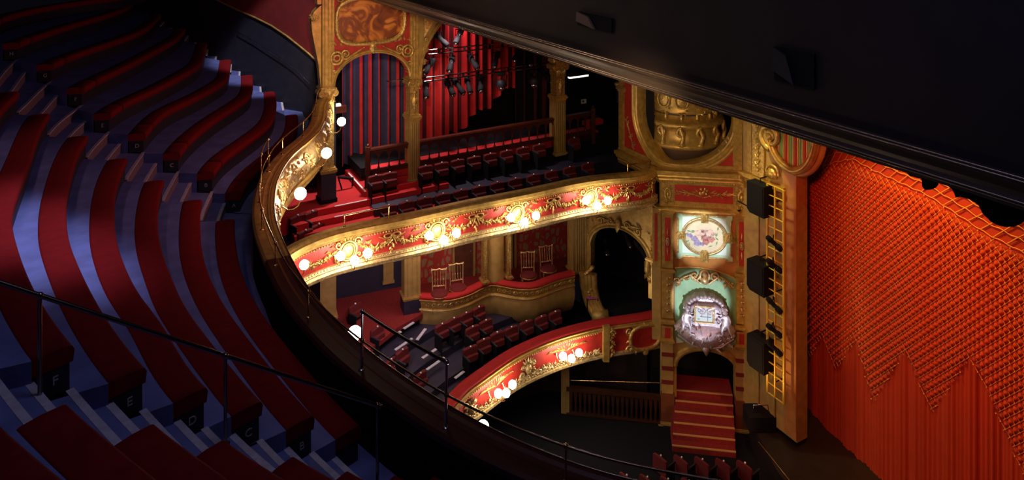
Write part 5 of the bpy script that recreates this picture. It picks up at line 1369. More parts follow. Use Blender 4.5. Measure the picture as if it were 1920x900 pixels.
# cherubs: one continuous skin each
def cherub(px, sg):
    M_ = lambda u, v, w=0: MT(tu(px) + u * sg, vY(600) + v, w)
    me = bpy.data.meshes.new('cherub'); 
    J = [(.0, .18, .45, .10), (.0, .32, .45, .105), (.02, .44, .45, .085), (.03, .50, .46, .05), (.05, .58, .50, .085), (.06, .66, .50, .075),     # pelvis spine chest neck head
         (.12, .43, .50, .045), (.22, .36, .52, .036), (.32, .42, .50, .03), (-.08, .42, .48, .045), (-.14, .28, .5, .036), (-.1, .16, .52, .03),
         (.10, .12, .52, .07), (.16, -.04, .55, .05), (.12, -.18, .52, .035), (.18, -.22, .55, .03), (-.08, .1, .5, .07), (-.12, -.08, .56, .05), (-.2, -.2, .52, .035), (-.16, -.25, .56, .03)]
    E = [(0, 1), (1, 2), (2, 3), (3, 4), (4, 5), (2, 6), (6, 7), (7, 8), (2, 9), (9, 10), (10, 11), (0, 12), (12, 13), (13, 14), (14, 15), (0, 16), (16, 17), (17, 18), (18, 19)]
    base_ = M_(0, 0, .4)
    me.from_pydata([tuple(M_(u, v, w) - base_) for u, v, w, r in J], E, [])
    o = bpy.data.objects.new('cherub', me); COL.objects.link(o); me.materials.append(SIL)
    md = o.modifiers.new('skin', 'SKIN'); 
    for i, (_, _, _, r) in enumerate(J): me.skin_vertices[0].data[i].radius = (r, r)
    me.skin_vertices[0].data[0].use_root = True
    sd = o.modifiers.new('sub', 'SUBSURF'); sd.levels = 2; sd.render_levels = 2
    dg = bpy.context.evaluated_depsgraph_get(); m2 = bpy.data.meshes.new_from_object(o.evaluated_get(dg))
    bpy.data.objects.remove(o)
    m2.materials.clear(); m2.materials.append(SIL)
    for p in m2.polygons: p.use_smooth = True
    o = bpy.data.objects.new('cherub', m2); COL.objects.link(o); o.parent = ct; o.location = base_ - ORG[ct.name]
    ORG[o.name] = base_
    m = MB(); q = M_(.055, .66, .50)      # curls of hair, nose
    for j in range(9): m.blob((q.x + .07 * cos(j * .7), q.y + .02 * sin(j), q.z + .02 + .03 * sin(j * .7)), (.035, .04, .03))
    m.build('curls', SIL, o)
cherub(1284, 1); cherub(1358, -1)
# ---- upper stage of the tower: round opening across two faces with the turret inside
up_ = thing('tower_upper_stage', 'gilded upper stage of the tower with a huge round opening', 'tower', DP.M(2.5, vY(319), 0))
ZU0 = vY(319)
CV = Path([A_, A_.lerp(B_, .55), B_ + Vector((.12, -.02)), B_.lerp(C_, .45), C_], 1, .08, 22)      # gently bent wall
MC = CV.M; cU = lambda px, w=0: CV.hit(px, None, w, 0); cV = lambda px, py, w=0: CV.hit(px, py, w, 0)[1]
ol, orr = cU(1196), cU(1376); occ = (ol + orr) / 2; orad = (orr - ol) / 2
# find centre height from the lowest point of the opening
vlow = cV(1300, 310); vce = vlow + orad * .86; orv = vce - vlow
m = MB(); n = 40
def wallring(mb, w, flip):
    pts_in = [(occ + orad * cos(PI + PI * i / n), vce + orv * sin(PI + PI * i / n)) for i in range(n + 1)]
    vs_ = []
    for (x, y) in pts_in: vs_ += [MC(x, y, w), MC(x, ZU0 - .02, w)]
    mb.add(vs_, [(2 * i, 2 * i + 1, 2 * i + 3, 2 * i + 2) for i in range(n)])
wallring(m, 0, 0)
for (a, b) in ((0.02, occ - orad), (occ + orad, CV.len - .02)):
    m.sweep(CV, a, b, [(0, ZU0 - .02), (-.3, ZU0 - .02), (-.3, H - 3), (0, H - 3)], .2)
m.build('red_spandrel_wall', REDP, up_)
m = MB(); R = []
for i in range(n + 1):
    a = PI + PI * i / n
    R.append([MC(occ + (orad + d) * cos(a), vce + (orv + d) * sin(a), w) for d, w in ((0, -.5), (-.02, -.2), (0, .04), (.05, .08), (.08, .05), (.13, .05), (.16, .09), (.22, .05), (.26, .08), (.32, .05), (.34, -.02))])
m.rings(R, 0, closed=True, smooth=False)
for sx in (occ - orad, occ + orad):
    sg = -1 if sx < occ else 1
    m.rings([[MC(sx + sg * d, z, w) for d, w in ((0, -.5), (-.02, -.2), (0, .04), (.05, .08), (.08, .05), (.13, .05), (.16, .09), (.22, .05), (.26, .08), (.32, .05), (.34, -.02))] for z in (vce, H - 3)], 0)
m.build('ring_moulding', GOLD, up_)
for (a, b, nm) in ((.0, .28, 'l'), (CV.len - .3, CV.len, 'r')):
    m = MB(); m.sweep(CV, a, b, [(-.3, ZU0), (.08, ZU0), (.08, H - 3), (-.3, H - 3)], .3); m.build('corner_pilaster', GOLD, up_)
m = MB(); u = .14; slab(m, MC, u, .16, cV(1170, 172), .2, -.2, .1); m.blob((u - .26, cV(1166, 160), .05), (.12, .1, .1), MC); m.build('pilaster_capital', SILVERG, up_)
m = MB(); m.sweep(CV, .02, CV.len, [(0, ZU0), (.1, ZU0), (.14, ZU0 + .05), (.06, ZU0 + .1), (.06, ZU0 + .2), (0, ZU0 + .2)], .15); m.build('plinth_moulding', GOLD, up_)
for sg, c in ((-1, (.55, cV(1180, 262))), (1, (CV.len - .62, cV(1370, 300)))):
    m = MB(); ps = []
    for j in range(16):
        t = j / 15; x = c[0] + (-sg) * (-.15 + .5 * t) * (1 if sg < 0 else 1); y = c[1] + (1.0 * (1 - t) - .1 if True else 0)
        x = c[0] + (-.12 + .45 * t) if sg < 0 else c[0] + .25 - .6 * t
        m.leaf(x, y - .15, random.uniform(.3, 2.8), .2, .07, MC, 0, .03, .03); m.blob((x, y - .15, .04), (.03, .03, .03), MC, 0, 6, 4); ps.append((x, y - .15, .04))
    m.tube(ps, .014, 5, 0, MC); m.build('branch_relief', SILVERG, up_)
# back of the round opening
m = MB(); cc = PY(1290, 250, 28.0)
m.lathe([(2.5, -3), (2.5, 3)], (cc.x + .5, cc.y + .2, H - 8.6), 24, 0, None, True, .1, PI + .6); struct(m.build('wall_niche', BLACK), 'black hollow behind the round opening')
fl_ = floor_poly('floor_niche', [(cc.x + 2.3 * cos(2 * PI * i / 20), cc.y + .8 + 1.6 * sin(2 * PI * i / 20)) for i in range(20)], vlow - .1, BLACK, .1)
# turret
tr = thing('gilded_turret', 'round gilded lantern turret with medallions inside the round opening', 'turret', (cc.x, cc.y, vlow))
Yt = 27.0; cx_ = (1288 - CX) / F * Yt; tz = lambda y: H - (y - YH) * Yt / F; rpx = lambda r: r / F * Yt
# visible front faces: depth Yt at the front, centre further back
C0 = (cx_, Yt + .9, 0)
BOWL = mat('dark_bowl_paint', (.12, .07, .045), .45, .1, .25, 3)
m = MB(); m.lathe([(rpx(40), tz(318)), (rpx(62), tz(306)), (rpx(74), tz(288)), (rpx(78), tz(272)), (rpx(78), tz(268))], C0, 36); m.build('bowl', BOWL, tr)
m = MB(); m.lathe([(rpx(76), tz(272)), (rpx(82), tz(270)), (rpx(82), tz(264)), (rpx(76), tz(260)), (rpx(72), tz(242)), (rpx(74), tz(234)), (rpx(80), tz(232)), (rpx(80), tz(226)), (rpx(74), tz(223)), (rpx(66), tz(222)), (rpx(60), tz(214))], C0, 36); m.build('collar', GOLD, tr)
m = MB(); m.lathe([(rpx(60), tz(224)), (rpx(60), tz(210))], C0, 36); m.build('dark_recess', NAVY, tr)
m = MB(); m.lathe([(rpx(60), tz(210)), (rpx(72), tz(208)), (rpx(74), tz(204)), (rpx(70), tz(200)), (rpx(74), tz(190)), (rpx(74), tz(170)), (rpx(64), tz(150)), (rpx(48), tz(138)), (rpx(20), tz(128)), (.01, tz(124))], C0, 36); m.build('drum', GOLD, tr)
for i in range(14):
    a = 2 * PI * i / 14; ca, sa = cos(a), sin(a)
    loc_ = lambda u, v, w, r0: Vector((C0[0] + (r0 + w) * ca - u * sa, C0[1] + (r0 + w) * sa + u * ca, v))
    if sa < .3:
        m = MB(); Mq = lambda u, v, w=0: loc_(u, v, w, rpx(76)); m.spiral((0, tz(240)), .19, 1.3, PI / 2, 1, .07, Mq, w=.08); m.tube([(-.05, tz(232), .05), (.07, tz(246), .12), (0, tz(262), .05)], [.09, .07, .10], 6, 0, Mq); m.blob((0, tz(262), .08), (.15, .08, .09), Mq); m.build('console', GOLD2, tr)
        m = MB(); Mq2 = lambda u, v, w=0: loc_(u, v, w, rpx(62)); m.blob((0, tz(216), .06), (.07, .14, .09), Mq2); m.build('bracket', GOLD2, tr)
        m = MB(); Mq3 = lambda u, v, w=0: loc_(u, v, w, rpx(74)); m.ring((0, tz(182)), .24, .29, .035, Mq3, w=.02, n=16); m.blob((0, tz(182), 0), (.2, .25, .05), Mq3, 0, 10, 6)
        for j in range(6): m.leaf(.26, tz(200 - 7 * j), random.uniform(0, 6), .16, .08, Mq3, 0, .01, .04)
        for j in range(6): m.leaf(-.1 + .05 * j, tz(203), -PI / 2 + random.uniform(-1, 1), .14, .07, Mq3, 0, .02, .04)
        m.spiral((.0, tz(163)), .1, 1.3, 0, 1, .03, Mq3, w=-.02); m.build('medallion', GOLD2, tr)

# ================================================================== PROSCENIUM JAMB
JP = Path([C_, C_ + Vector((.49, -.872)) * 2.35], 1); MJ = JP.M
ju = lambda px, w=0: JP.hit(px, None, w, 0); jv = lambda px, py, w=0: JP.hit(px, py, w, 0)[1]
jm = thing('proscenium_jamb', 'gilded side of the stage opening beside the red curtain', 'wall panelling', MJ(1, jv(1430, 750), 0))
m = MB(); m.sweep(JP, 0, JP.len, [(0, H - 17.4), (0, H - 3), (-.5, H - 3), (-.5, H - 17.4)], 1); m.build('wall_face', OCHRE, jm)
m = MB(); m.sweep(JP, ju(1472), JP.len, [(0, H - 17.3), (.05, H - 17.3), (.05, H - 3), (0, H - 3)], 1); m.build('orange_edge', ORANGE, jm)
m = MB(); a, b = ju(1414), ju(1436); m.prism([(a, jv(1425, 330)), (b, jv(1425, 330)), (b, H - 3), (a, H - 3)], 0, .1, MJ)
for j in range(16):
    m.leaf((a + b) / 2, jv(1425, 318 - 7 * j), PI / 2 + (.7 if j % 2 else -.7), .2, .12, MJ, 0, .1, .05); m.blob(((a + b) / 2, jv(1425, 318 - 7 * j), .12), (.06, .06, .04), MJ, 0, 6, 4)
m.build('ornate_pilaster', GOLD2, jm)
a, b = ju(1403), ju(1411); m = MB(); m.prism([(a, jv(1425, 330)), (b, jv(1425, 330)), (b, H - 3), (a, H - 3)], 0, .06, MJ); m.build('narrow_strip', GOLD, jm)
m = MB(); v0, v1 = jv(1430, 352), jv(1430, 334); m.sweep(JP, 0, ju(1474), [(0, v0), (.08, v0), (.12, v0 + .12), (.2, v0 + .2), (.2, v1), (0, v1)], 1); m.build('cornice', GOLD, jm)
m = MB(); m.lathe([(.0, 0), (.2, .02), (.22, .12), (.12, .2), (0, .22)], (0, 0, 0), 14, 0, lambda x, y, z: MJ(ju(1452) + x, jv(1452, 334) + z * 1.6, .12 + y * .5), True); m.ring((ju(1452), jv(1452, 325)), .26, .3, .05, MJ, w=.1, a0=0, a1=PI); m.build('shell_knob', GOLD2, jm)
for px in (1420, 1450):
    m = MB(); a = ju(px); m.prism([(a - .1, H - 17.2), (a + .1, H - 17.2), (a + .1, jv(1430, 360)), (a - .1, jv(1430, 360))], 0, .05, MJ); m.build('wall_rib', OCHRE, jm)
# fluted half dome
sh = thing('fluted_half_dome', 'striped green and red fluted half bowl with scroll rim over the stage edge', 'canopy', MJ(ju(1485), jv(1485, 320), .3))
HG = mat('gold_stripe', (.62, .42, .12), .4, .4); HGR = mat('green_stripe', (.18, .50, .16), .5); HRD = mat('red_stripe', (.45, .04, .02), .5)
JX = Path([JP.P[0], JP.P[0] + Vector((.49, -.872)) * 4], 1); MX = JX.M
c_u = (JX.hit(1440, None, .25, 0) + JX.hit(1533, None, .25, 0)) / 2; rr_ = (JX.hit(1533, None, .25, 0) - JX.hit(1440, None, .25, 0)) / 2
c_v = JX.hit(1486, 236, .25, 0)[1]; r_v = c_v - JX.hit(1486, 318, .25, 0)[1]
ns = 21
for i in range(ns):
    a0 = -1 + 2 * i / ns; a1 = -1 + 2 * (i + 1) / ns
    m = MB(); pts = []
    for k in range(7):
        x = a0 + (a1 - a0) * k / 6; vb = c_v - r_v * math.sqrt(max(0, 1 - min(1, abs(x)) ** 2)); d = .30 - .14 * math.sqrt(max(0, 1 - min(1, abs(x)) ** 2)) + .045 * sin(PI * k / 6)
        pts.append((c_u + rr_ * x, vb, d))
    R = [[MX(u, vb, d + .02) for u, vb, d in pts], [MX(u, c_v + 1.6, d) for u, vb, d in pts]]
    m.rings(R, 0, closed=False, smooth=True); m.build('flute', [HG, HGR, HG, HRD][i % 4], sh)
m = MB(); pts = []
for i in range(25):
    a = PI + PI * i / 24; pts.append((c_u + rr_ * cos(a), c_v + r_v * sin(a), .3))
for w, r in ((.3, .13), (.42, .05), (.22, .06)): m.tube([(u, v, w) for u, v, _ in pts[2:]], r, 8, 0, MX)
m.build('scroll_rim', GOLD, sh)
m = MB(); s0 = (c_u - rr_ * .8, c_v - r_v * .38)
m.spiral(s0, .42, 2.0, -PI * .5, -1, .13, MX, w=.36, n=34); m.blob((s0[0], s0[1], .42), (.12, .12, .1), MX); m.build('great_scroll', GOLD, sh)
m = MB(); m.tube([(c_u + rr_ * 1.12 * cos(PI + PI * i / 24), c_v + (r_v + .12) * sin(PI + PI * i / 24), .1) for i in range(12, 25)], .12, 6, 0, MX); m.build('orange_backing', ORANGE, sh)
# lighting ladder
YEL = mat('yellow_painted_steel', (.75, .50, .04), .35, .3)
ld = thing('lighting_ladder', 'tall yellow ladder truss carrying spotlights beside the curtain', 'ladder', MJ(ju(1453, .35), jv(1453, 748, .35), .35))
WLd = .35; la, lb, lm = ju(1439, WLd), ju(1470, WLd), ju(1453, WLd); v0, v1 = jv(1453, 745, WLd), jv(1453, 350, WLd)
for u, r, nm in ((la, .045, 'side_pipe'), (lb, .052, 'side_pipe'), (lm, .036, 'middle_pipe')):
    m = MB(); m.tube([(u, v0, WLd), (u, v1, WLd)], r, 8, 0, MJ); m.build(nm, YEL, ld)
nr = 20
for i in range(nr + 1):
    v = v0 + (v1 - v0) * i / nr; m = MB(); m.tube([(la, v, WLd), (lb, v, WLd)], .022, 6, 0, MJ); m.build('rung', YEL, ld)
for v in (v0 + .5, (v0 + v1) / 2, v1 - .5):
    m = MB(); m.tube([(lm, v, WLd), (lm, v, .0)], .02, 6, 0, MJ); m.build('wall_bracket', BLACK, ld)
m = MB(); m.tube([(la, jv(1439, 408, WLd), WLd), (la - 1.3, jv(1439, 405, WLd) + .05, WLd)], .025, 6, 0, MJ); m.build('outrigger_arm', BLACK, ld)
for i, (y, lab) in enumerate(((440, 'topmost on the yellow ladder truss'), (482, 'second on the yellow ladder truss'), (556, 'third on the yellow ladder truss'), (604, 'fourth on the yellow ladder truss'), (636, 'lowest on the yellow ladder truss'))):
    p = MJ(ju(1450, .55), jv(1450, y, .55), .55); dup(sp0, p, (1.2, 1.4, 1.0, 1.5, 1.1)[i], 'black spotlight ' + lab, 'spotlights on the yellow ladder truss').scale = (.8, .8, .8)
# loudspeakers
for i, (y0, y1, lab) in enumerate(((344, 402, 'black loudspeaker below the proscenium cornice, topmost of three'), (492, 548, 'black loudspeaker beside the ladder truss, middle of three'), (634, 692, 'black loudspeaker beside the ladder truss, lowest of three'))):
    w0, w1 = .05, .6; a, b = ju(1404, .5), ju(1436, .5)
    vlo, vhi = jv(1420, y1, .5), jv(1420, y0, .5)
    t = thing('loudspeaker', lab, 'loudspeaker', MJ((a + b) / 2, vlo, .3), 0, 'loudspeakers beside the yellow ladder truss')
    m = MB(); m.prism([(a, vlo + .12), (a + .12, vlo), (b, vlo), (b, vhi), (a, vhi)], w0 + .05, w1, MJ); m.build('cabinet', BLACK, t)
    m = MB(); m.prism([(a + .04, vlo + .14), (b - .05, vlo + .08), (b - .05, vhi - .06), (a + .04, vhi - .06)], w1, w1 + .015, MJ); m.build('grille', BLACK, t)
    m = MB(); m.tube([((a + b) / 2, vhi + .15, 0), ((a + b) / 2, vhi + .15, .35), ((a + b) / 2, vhi - .02, .35)], .025, 6, 0, MJ); m.build('hanging_bracket', BLACK, t)

# ================================================================== MAIN STAGE CURTAIN
KP = Path([(9.75, 27.1), (10.3, 25.95), (10.62, 24.6), (11.02, 23.3), (11.5, 22.1), (12.25, 20.5), (13.1, 18.8), (14.0, 17.0)], 1, .1, 10); MK = KP.M
ZS = H - 17.6
kc = thing('house_curtain', 'huge red stage curtain with golden net gathered in diamonds', 'curtain', MK(5, ZS, 0))
def khit(px, py): return KP.hit(px, py, 0, 0)
ZG = [(1480, 560), (1497, 590), (1522, 672), (1545, 632), (1570, 695), (1607, 640), (1640, 758), (1700, 660), (1750, 776), (1822, 672), (1850, 728), (1915, 880)]
ZGk = [khit(x, y) for x, y in ZG]; ZGk += [(ZGk[-1][0] + .7, ZGk[-1][1] - .8), (ZGk[-1][0] + 2.5, ZGk[-1][1] + 2.0), (KP.len + 1, ZGk[-1][1])]
TG = [(1480, 350), (1500, 337), (1530, 322), (1562, 308), (1600, 300), (1640, 322), (1690, 345), (1740, 368), (1790, 400), (1850, 440), (1918, 475)]
TGk = [khit(x, y) for x, y in TG]; TGk += [(KP.len + 1, TGk[-1][1] - 1.0)]
def interp(L, u):
    if u <= L[0][0]: return L[0][1]
    for (a, va), (b, vb) in zip(L, L[1:]):
        if u <= b: return va + (vb - va) * (u - a) / (b - a)
    return L[-1][1]
CU, CVV = .235, .275          # diamond width and height
u0 = 0.0; u1 = KP.len - .2; z0, z1 = ZS, H - 2.6
Ku = khit(1480, None) if False else .3
nu = int((u1 - u0) / .034); nv = int((z1 - z0) / .034)
rows = []
vs_ = []
for j in range(nv + 1):
    z = z0 + (z1 - z0) * j / nv
    for i in range(nu + 1):
        u = u0 + (u1 - u0) * i / nu
        zb, zt = interp(ZGk, u), interp(TGk, u)
        # pleats under the net
        pl = .035 * sin(u * 9 + 1.6 * sin(u * 3.1)) + .035 * abs(sin(u * 19 + 1.1 * sin(u * 2.3))) + .022 * sin(u * 47 + 2 * sin(u * 5))
        q = min(1, max(0, (z - zb) / .35)); q2 = min(1, max(0, (zt - z) / .25))
        x = u / CU; y = z / CVV
        d1, d2 = (x + y) % 1.0, (x - y) % 1.0
        # each diamond: fabric billows out below its centre, pinched on the cords
        e = min(d1, 1 - d1) * 2; f = min(d2, 1 - d2) * 2
        puff = (max(0, e * f)) ** .7 * .17
        # sag: heavier towards the bottom corner
        puff *= 1 + .9 * ((d2 - d1) * .5)
        flat = .01 * sin(u * 4)
        w = pl * (1 - q) + q * (puff * q2 + flat)
        vs_.append(MK(u, z, w))
m = MB(); N = nu + 1
m.add(vs_, [(j * N + i, j * N + i + 1, (j + 1) * N + i + 1, (j + 1) * N + i) for j in range(nv) for i in range(nu)], 0, True)
CURT = mat('scarlet_curtain_velvet', (.50, .045, .008), .7, 0, .08, 2, .08, 90, .04)
m.build('cloth', CURT, kc)
NETM = mat('golden_net_cord', (.80, .36, .08), .5, .1)
m = MB()
def runs(fn, lo, hi, st, inside, r=.010):
    cur = []
    t = lo
    while t <= hi:
        u, z = fn(t)
        if inside(u, z): cur.append(MK(u, z, .055))
        else:
            if len(cur) > 1: m.tube(cur, r, 4, cap=False)
            cur = []
        t += st
    if len(cur) > 1: m.tube(cur, r, 4, cap=False)
ins = lambda u, z: 0.0 < u < u1 and interp(ZGk, u) - .02 < z < interp(TGk, u) + .02
SL = CVV / CU
kmin, kmax = int(((u0) / CU + z0 / CVV)) - 1, int((u1 / CU + z1 / CVV)) + 1
for k in range(kmin, kmax):            # x + y = k
    runs(lambda z: ((k - z / CVV) * CU, z), z0, z1, CVV / 2, ins)
kmin, kmax = int(u0 / CU - z1 / CVV) - 1, int(u1 / CU - z0 / CVV) + 1
for k in range(kmin, kmax): runs(lambda z: ((k + z / CVV) * CU, z), z0, z1, CVV / 2, ins)
m.build('diamond_net', NETM, kc)
# knots
m = MB(); cnt = 0
for a in range(int(u0 / CU * 2), int(u1 / CU * 2)):
    for b in range(int(z0 / CVV * 2), int(z1 / CVV * 2)):
        if (a + b) % 2: continue
        u, z = a * CU / 2, b * CVV / 2
        if ins(u, z): m.blob((u, z, .065), (.028, .024, .024), MK, 0, 5, 3)
kn = m.build('net_knots', NETM, kc); kn['kind'] = 'stuff'
# large squares in the flat band above
m = MB()
for i in range(0, 12):
    e = .05 + .3 * i
    pts = [MK(u0 + .05 + .1 * k, interp(TGk, u0 + .05 + .1 * k) + e + .02 * sin(k * 1.4), .04) for k in range(int((u1 - u0) / .1))]
    m.tube(pts, .016, 4, cap=False)
um_ = khit(1590, 300)[0]
for i in range(-14, 44):
    a = i * .34
    pts = []
    for k in range(10):
        e = .05 + .3 * k; uu = a + (.26 * k if a > um_ - 2.4 else .12 * k)
        if u0 < uu < u1 and interp(TGk, uu) + e < z1: pts.append(MK(uu, interp(TGk, uu) + e, .04))
    if len(pts) > 1: m.tube(pts, .016, 4, cap=False)
m.build('square_net', NETM, kc)
# dark gap cloth left of the curtain
m = MB(); m.sweep(Path([(9.0, 28.0), (10.4, 28.4), (17, 17)], 1), 0, 13, [(0, ZS), (-.1, ZS), (-.1, H), (0, H)], 3); struct(m.build('wall_stage_rear', BLACK), 'black cloth behind the curtain')

# ================================================================== CEILING EDGE
BP0 = Vector((3.5, 9.9)); bd = Vector((.51, -.86)).normalized()
BPp = Path([BP0 - bd * 17.6, BP0 + bd * 9.5], 1); MBm = BPp.M
Zb_ = H - 3.0
m = MB(); prof = [(0, Zb_), (.035, Zb_), (.035, Zb_ + .045), (.065, Zb_ + .055), (.065, Zb_ + .085), (.09, Zb_ + .095), (.075, Zb_ + .14), (.085, Zb_ + .19), (.12, Zb_ + .25), (.17, Zb_ + .29), (.17, Zb_ + .33), (.20, Zb_ + .34), (.20, Zb_ + .375), (.0, Zb_ + .385)]
m.sweep(BPp, 0, BPp.len, prof, 5, cap=True); struct(m.build('trim_2', MOULD), 'dark bronze moulding along the ceiling edge')
for i_, (w_, z_) in enumerate(((.0, .002), (.065, .05), (.09, .09), (.205, .34), (.205, .375))):
    m = MB(); m.tube([BPp.M(0, Zb_ + z_, w_), BPp.M(BPp.len, Zb_ + z_, w_)], .010, 6); struct(m.build('trim_%d' % (3 + i_), EDGEHI), 'thin pale line painted as a highlight on the ceiling edge moulding')  # added pale tubes imitate the bright edge lines of the moulding
m = MB(); m.sweep(BPp, 0, BPp.len, [(.12, Zb_ + .38), (.12, H + 2.5), (-.5, H + 2.5), (-.5, Zb_ + .02), (.0, Zb_ + .02), (.0, Zb_ + .38)], 5); struct(m.build('ceiling_front', SOFTB), 'dark brown ceiling drop over the stage side')
bu = lambda px, w=.12: BPp.hit(px, None, w, 0); bv = lambda px, py, w=.12: BPp.hit(px, py, w, 0)[1]
def fixture(x0, y0, x1, y1, lab, lit):
    a, b = bu(x0), bu(x1); vt, vb = bv((x0 + x1) / 2, y0), bv((x0 + x1) / 2, y1)
    t = thing('recessed_lamp', lab, 'lamp', MBm((a + b) / 2, vb, .15))
    m = MB(); m.prism([(a, vb), (b, vb), (b, vt), (a, vt)], .10, .16, MBm); m.build('housing', BLACK, t)
    m = MB(); m.prism([(a, vb + (vt - vb) * .3), (a + (b - a) * .55, vb), (a + (b - a) * .35, vt * .8 + vb * .2), (a + .02, vt)], .16, .20, MBm); m.build('reflector', lit, t)
fixture(1086, 28, 1150, 54, 'boxy lamp with faint warm reflector set in the dark ceiling drop', mat('faint_reflector', (.35, .25, .2), .3, .5))
fixture(1455, 94, 1530, 158, 'larger unlit box lamp set in the dark ceiling drop', PANEL)
# ragged dark pelmet below the ceiling edge
HP = [(1660, 302), (1685, 312), (1686, 318), (1697, 322), (1706, 330), (1717, 333), (1728, 336), (1729, 350), (1734, 356), (1744, 356), (1749, 350), (1749, 343), (1762, 336), (1762, 344), (1775, 347), (1785, 355), (1790, 365), (1792, 371), (1800, 369), (1818, 374), (1834, 384), (1842, 400), (1858, 416), (1872, 423), (1887, 426), (1905, 424), (1918, 412), (1935, 396), (1960, 420), (1990, 445)]
wq = -.55
pp = [BPp.hit(x, y, wq, 0) for x, y in HP]
m = MB(); m.prism(pp + [(pp[-1][0], Zb_ + .5), (pp[0][0], Zb_ + .5)], wq - .12, wq, MBm)
tag(m.build('hanging_pelmet', BLACK), 'black scalloped pelmet hanging below the ceiling edge before the curtain', 'pelmet')

# ================================================================== STAGE AND STALLS
ap = [PD(x, y, 17.6) for x, y in ((1388, 772), (1440, 758), (1475, 748))]
floor_poly('floor_stage', [(8.2, 24.9), (8.9, 26.4), (10.2, 27.8), (17, 18), (17, 9), (11.6, 13.0), (10.3, 15.5), (9.4, 18.0), (8.75, 20.5), (8.3, 22.6)], ZS, mat('black_stage_boards', (.018, .010, .010), .5, 0, .3, 3), ZS - .02, 'black stage floor')
t = thing('footlight_strip', 'thin brass strip along the dark stage edge', 'strip', PD(1450, 864, 17.59))
m = MB(); m.tube([PD(1423, 829, 17.57), PD(1452, 865, 17.57), PD(1482, 903, 17.57)], .02, 6); m.build('strip', BRASS, t)
t = thing('floor_marking', 'short pale tape line on the stage floor near the curtain', 'tape', PD(1498, 808, 17.59))
m = MB(); m.tube([PD(1487, 800, 17.59), PD(1510, 817, 17.59)], .012, 4); m.build('tape', NOSE, t)
# dark equipment at the foot of the jamb
eq = thing('stage_equipment', 'black cased equipment standing at the foot of the proscenium', 'equipment', PD(1420, 790, 17.6))
q = PD(1425, 785, 17.4); m = MB(); m.cbox((q.x - .5, q.y - .4, ZS), (q.x + .45, q.y + .3, ZS + .55), .04); m.build('case', BLACK, eq)
m = MB(); m.tube([(q.x - .3, q.y - .2, ZS + .55), (q.x - .28, q.y - .2, ZS + .8), (q.x + .2, q.y - .2, ZS + .8), (q.x + .22, q.y - .2, ZS + .55)], .02, 6); m.build('handle', CHROME, eq)
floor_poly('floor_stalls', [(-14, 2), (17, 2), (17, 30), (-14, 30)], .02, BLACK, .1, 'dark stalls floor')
# stairs in the tower doorway
sd_ = thing('carpeted_stairs', 'red carpeted stairs with gilt edged treads in the tower doorway', 'stairs', MT(dc, 0.02, .2))
GN = mat('gilt_nosing', (.62, .40, .14), .4, .3)
NYP = [739, 760.5, 781.7, 803.5, 824.6, 847]
for i in range(6):
    w = -.15 + .30 * i; D = 17.36 + .185 * i
    a, b = tu(1268 - 1.5 * i, w), tu(1374 + 1.2 * i, w)
    m = MB(); m.box((a, .02, w - .9), (b, H - D, w), MT); m.build('tread', CARPET2, sd_)
    m = MB(); m.box((a, H - D - .02, w - .05), (b, H - D + .012, w + .006), MT); m.build('gilt_nosing', GN, sd_)
m = MB(); m.sweep(TP, -.3, TP.len + .1, [(-1.6, .02), (-1.7, .02), (-1.7, vY(640)), (-1.6, vY(640))], 1); struct(m.build('wall_stair_rear', BLACK))
# circle under: dark promenade wall, brass rail and balustrade
PP = Path([(1.6, 26.4), (5.3, 25.85)], 1); MP = PP.M
pu = lambda px: PP.hit(px, None, 0, 0); pv = lambda px, py: PP.hit(px, py, 0, 0)[1]
BRN = mat('dark_brown_wood', (.055, .018, .008), .4, 0, .3, 8)
b2 = thing('stalls_balustrade', 'dark wooden balustrade behind the stalls left of the tower', 'balustrade', MP(pu(1150), 0.02, 0))
ua, ub = pu(1062), pu(1238); vt, vb = pv(1150, 733), pv(1150, 782)
m = MB(); m.prism([(ua, vt - .14), (ub, vt - .14), (ub, vt), (ua, vt)], -.1, .06, MP); m.build('top_rail', BRN, b2)
m = MB(); m.prism([(ua, vb - .1), (ub, vb - .1), (ub, vb), (ua, vb)], -.1, .04, MP); m.build('bottom_rail', BRN, b2)
nb = 20
for i in range(nb + 1):
    u = ua + (ub - ua) * i / nb; m = MB(); m.prism([(u - .045, vb), (u + .045, vb), (u + .03, vb + .3), (u + .06, vt - .28), (u + .075, vt - .14), (u - .075, vt - .14), (u - .06, vt - .28), (u - .03, vb + .3)], -.05, .0, MP); m.build('baluster', BRN, b2)
m = MB(); m.prism([(ua, .02), (ub + .15, .02), (ub + .15, vb - .1), (ua, vb - .1)], -.12, .08, MP); m.build('base_wall', SOFTB, b2)
m = MB(); slab(m, MP, ub + .02, .06, vb - .16, .1, -.1, .1); m.build('gilt_corner', OCHRE, b2)
br = thing('brass_bar', 'thin brass bar glinting above the stalls balustrade', 'handrail', MP(pu(1150), pv(1150, 716), 0))
m = MB(); m.tube([MP(pu(1070), pv(1070, 713), 0), MP(pu(1242), pv(1242, 718), 0)], .018, 8); m.build('bar', BRASS, br)
for px in (1120, 1180): m = MB(); m.tube([MP(pu(px), pv(px, 715), 0), MP(pu(px), vt, 0)], .012, 6); m.build('support', BRASS, br)
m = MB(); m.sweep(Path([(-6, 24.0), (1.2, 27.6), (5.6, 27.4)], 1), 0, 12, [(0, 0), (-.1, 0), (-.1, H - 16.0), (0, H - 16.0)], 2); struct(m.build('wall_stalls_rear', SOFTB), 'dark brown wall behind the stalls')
t = thing('gilded_pier', 'dim ochre pier under the lower circle left of the brass bar', 'pier', MP(pu(1062), .02, 0))
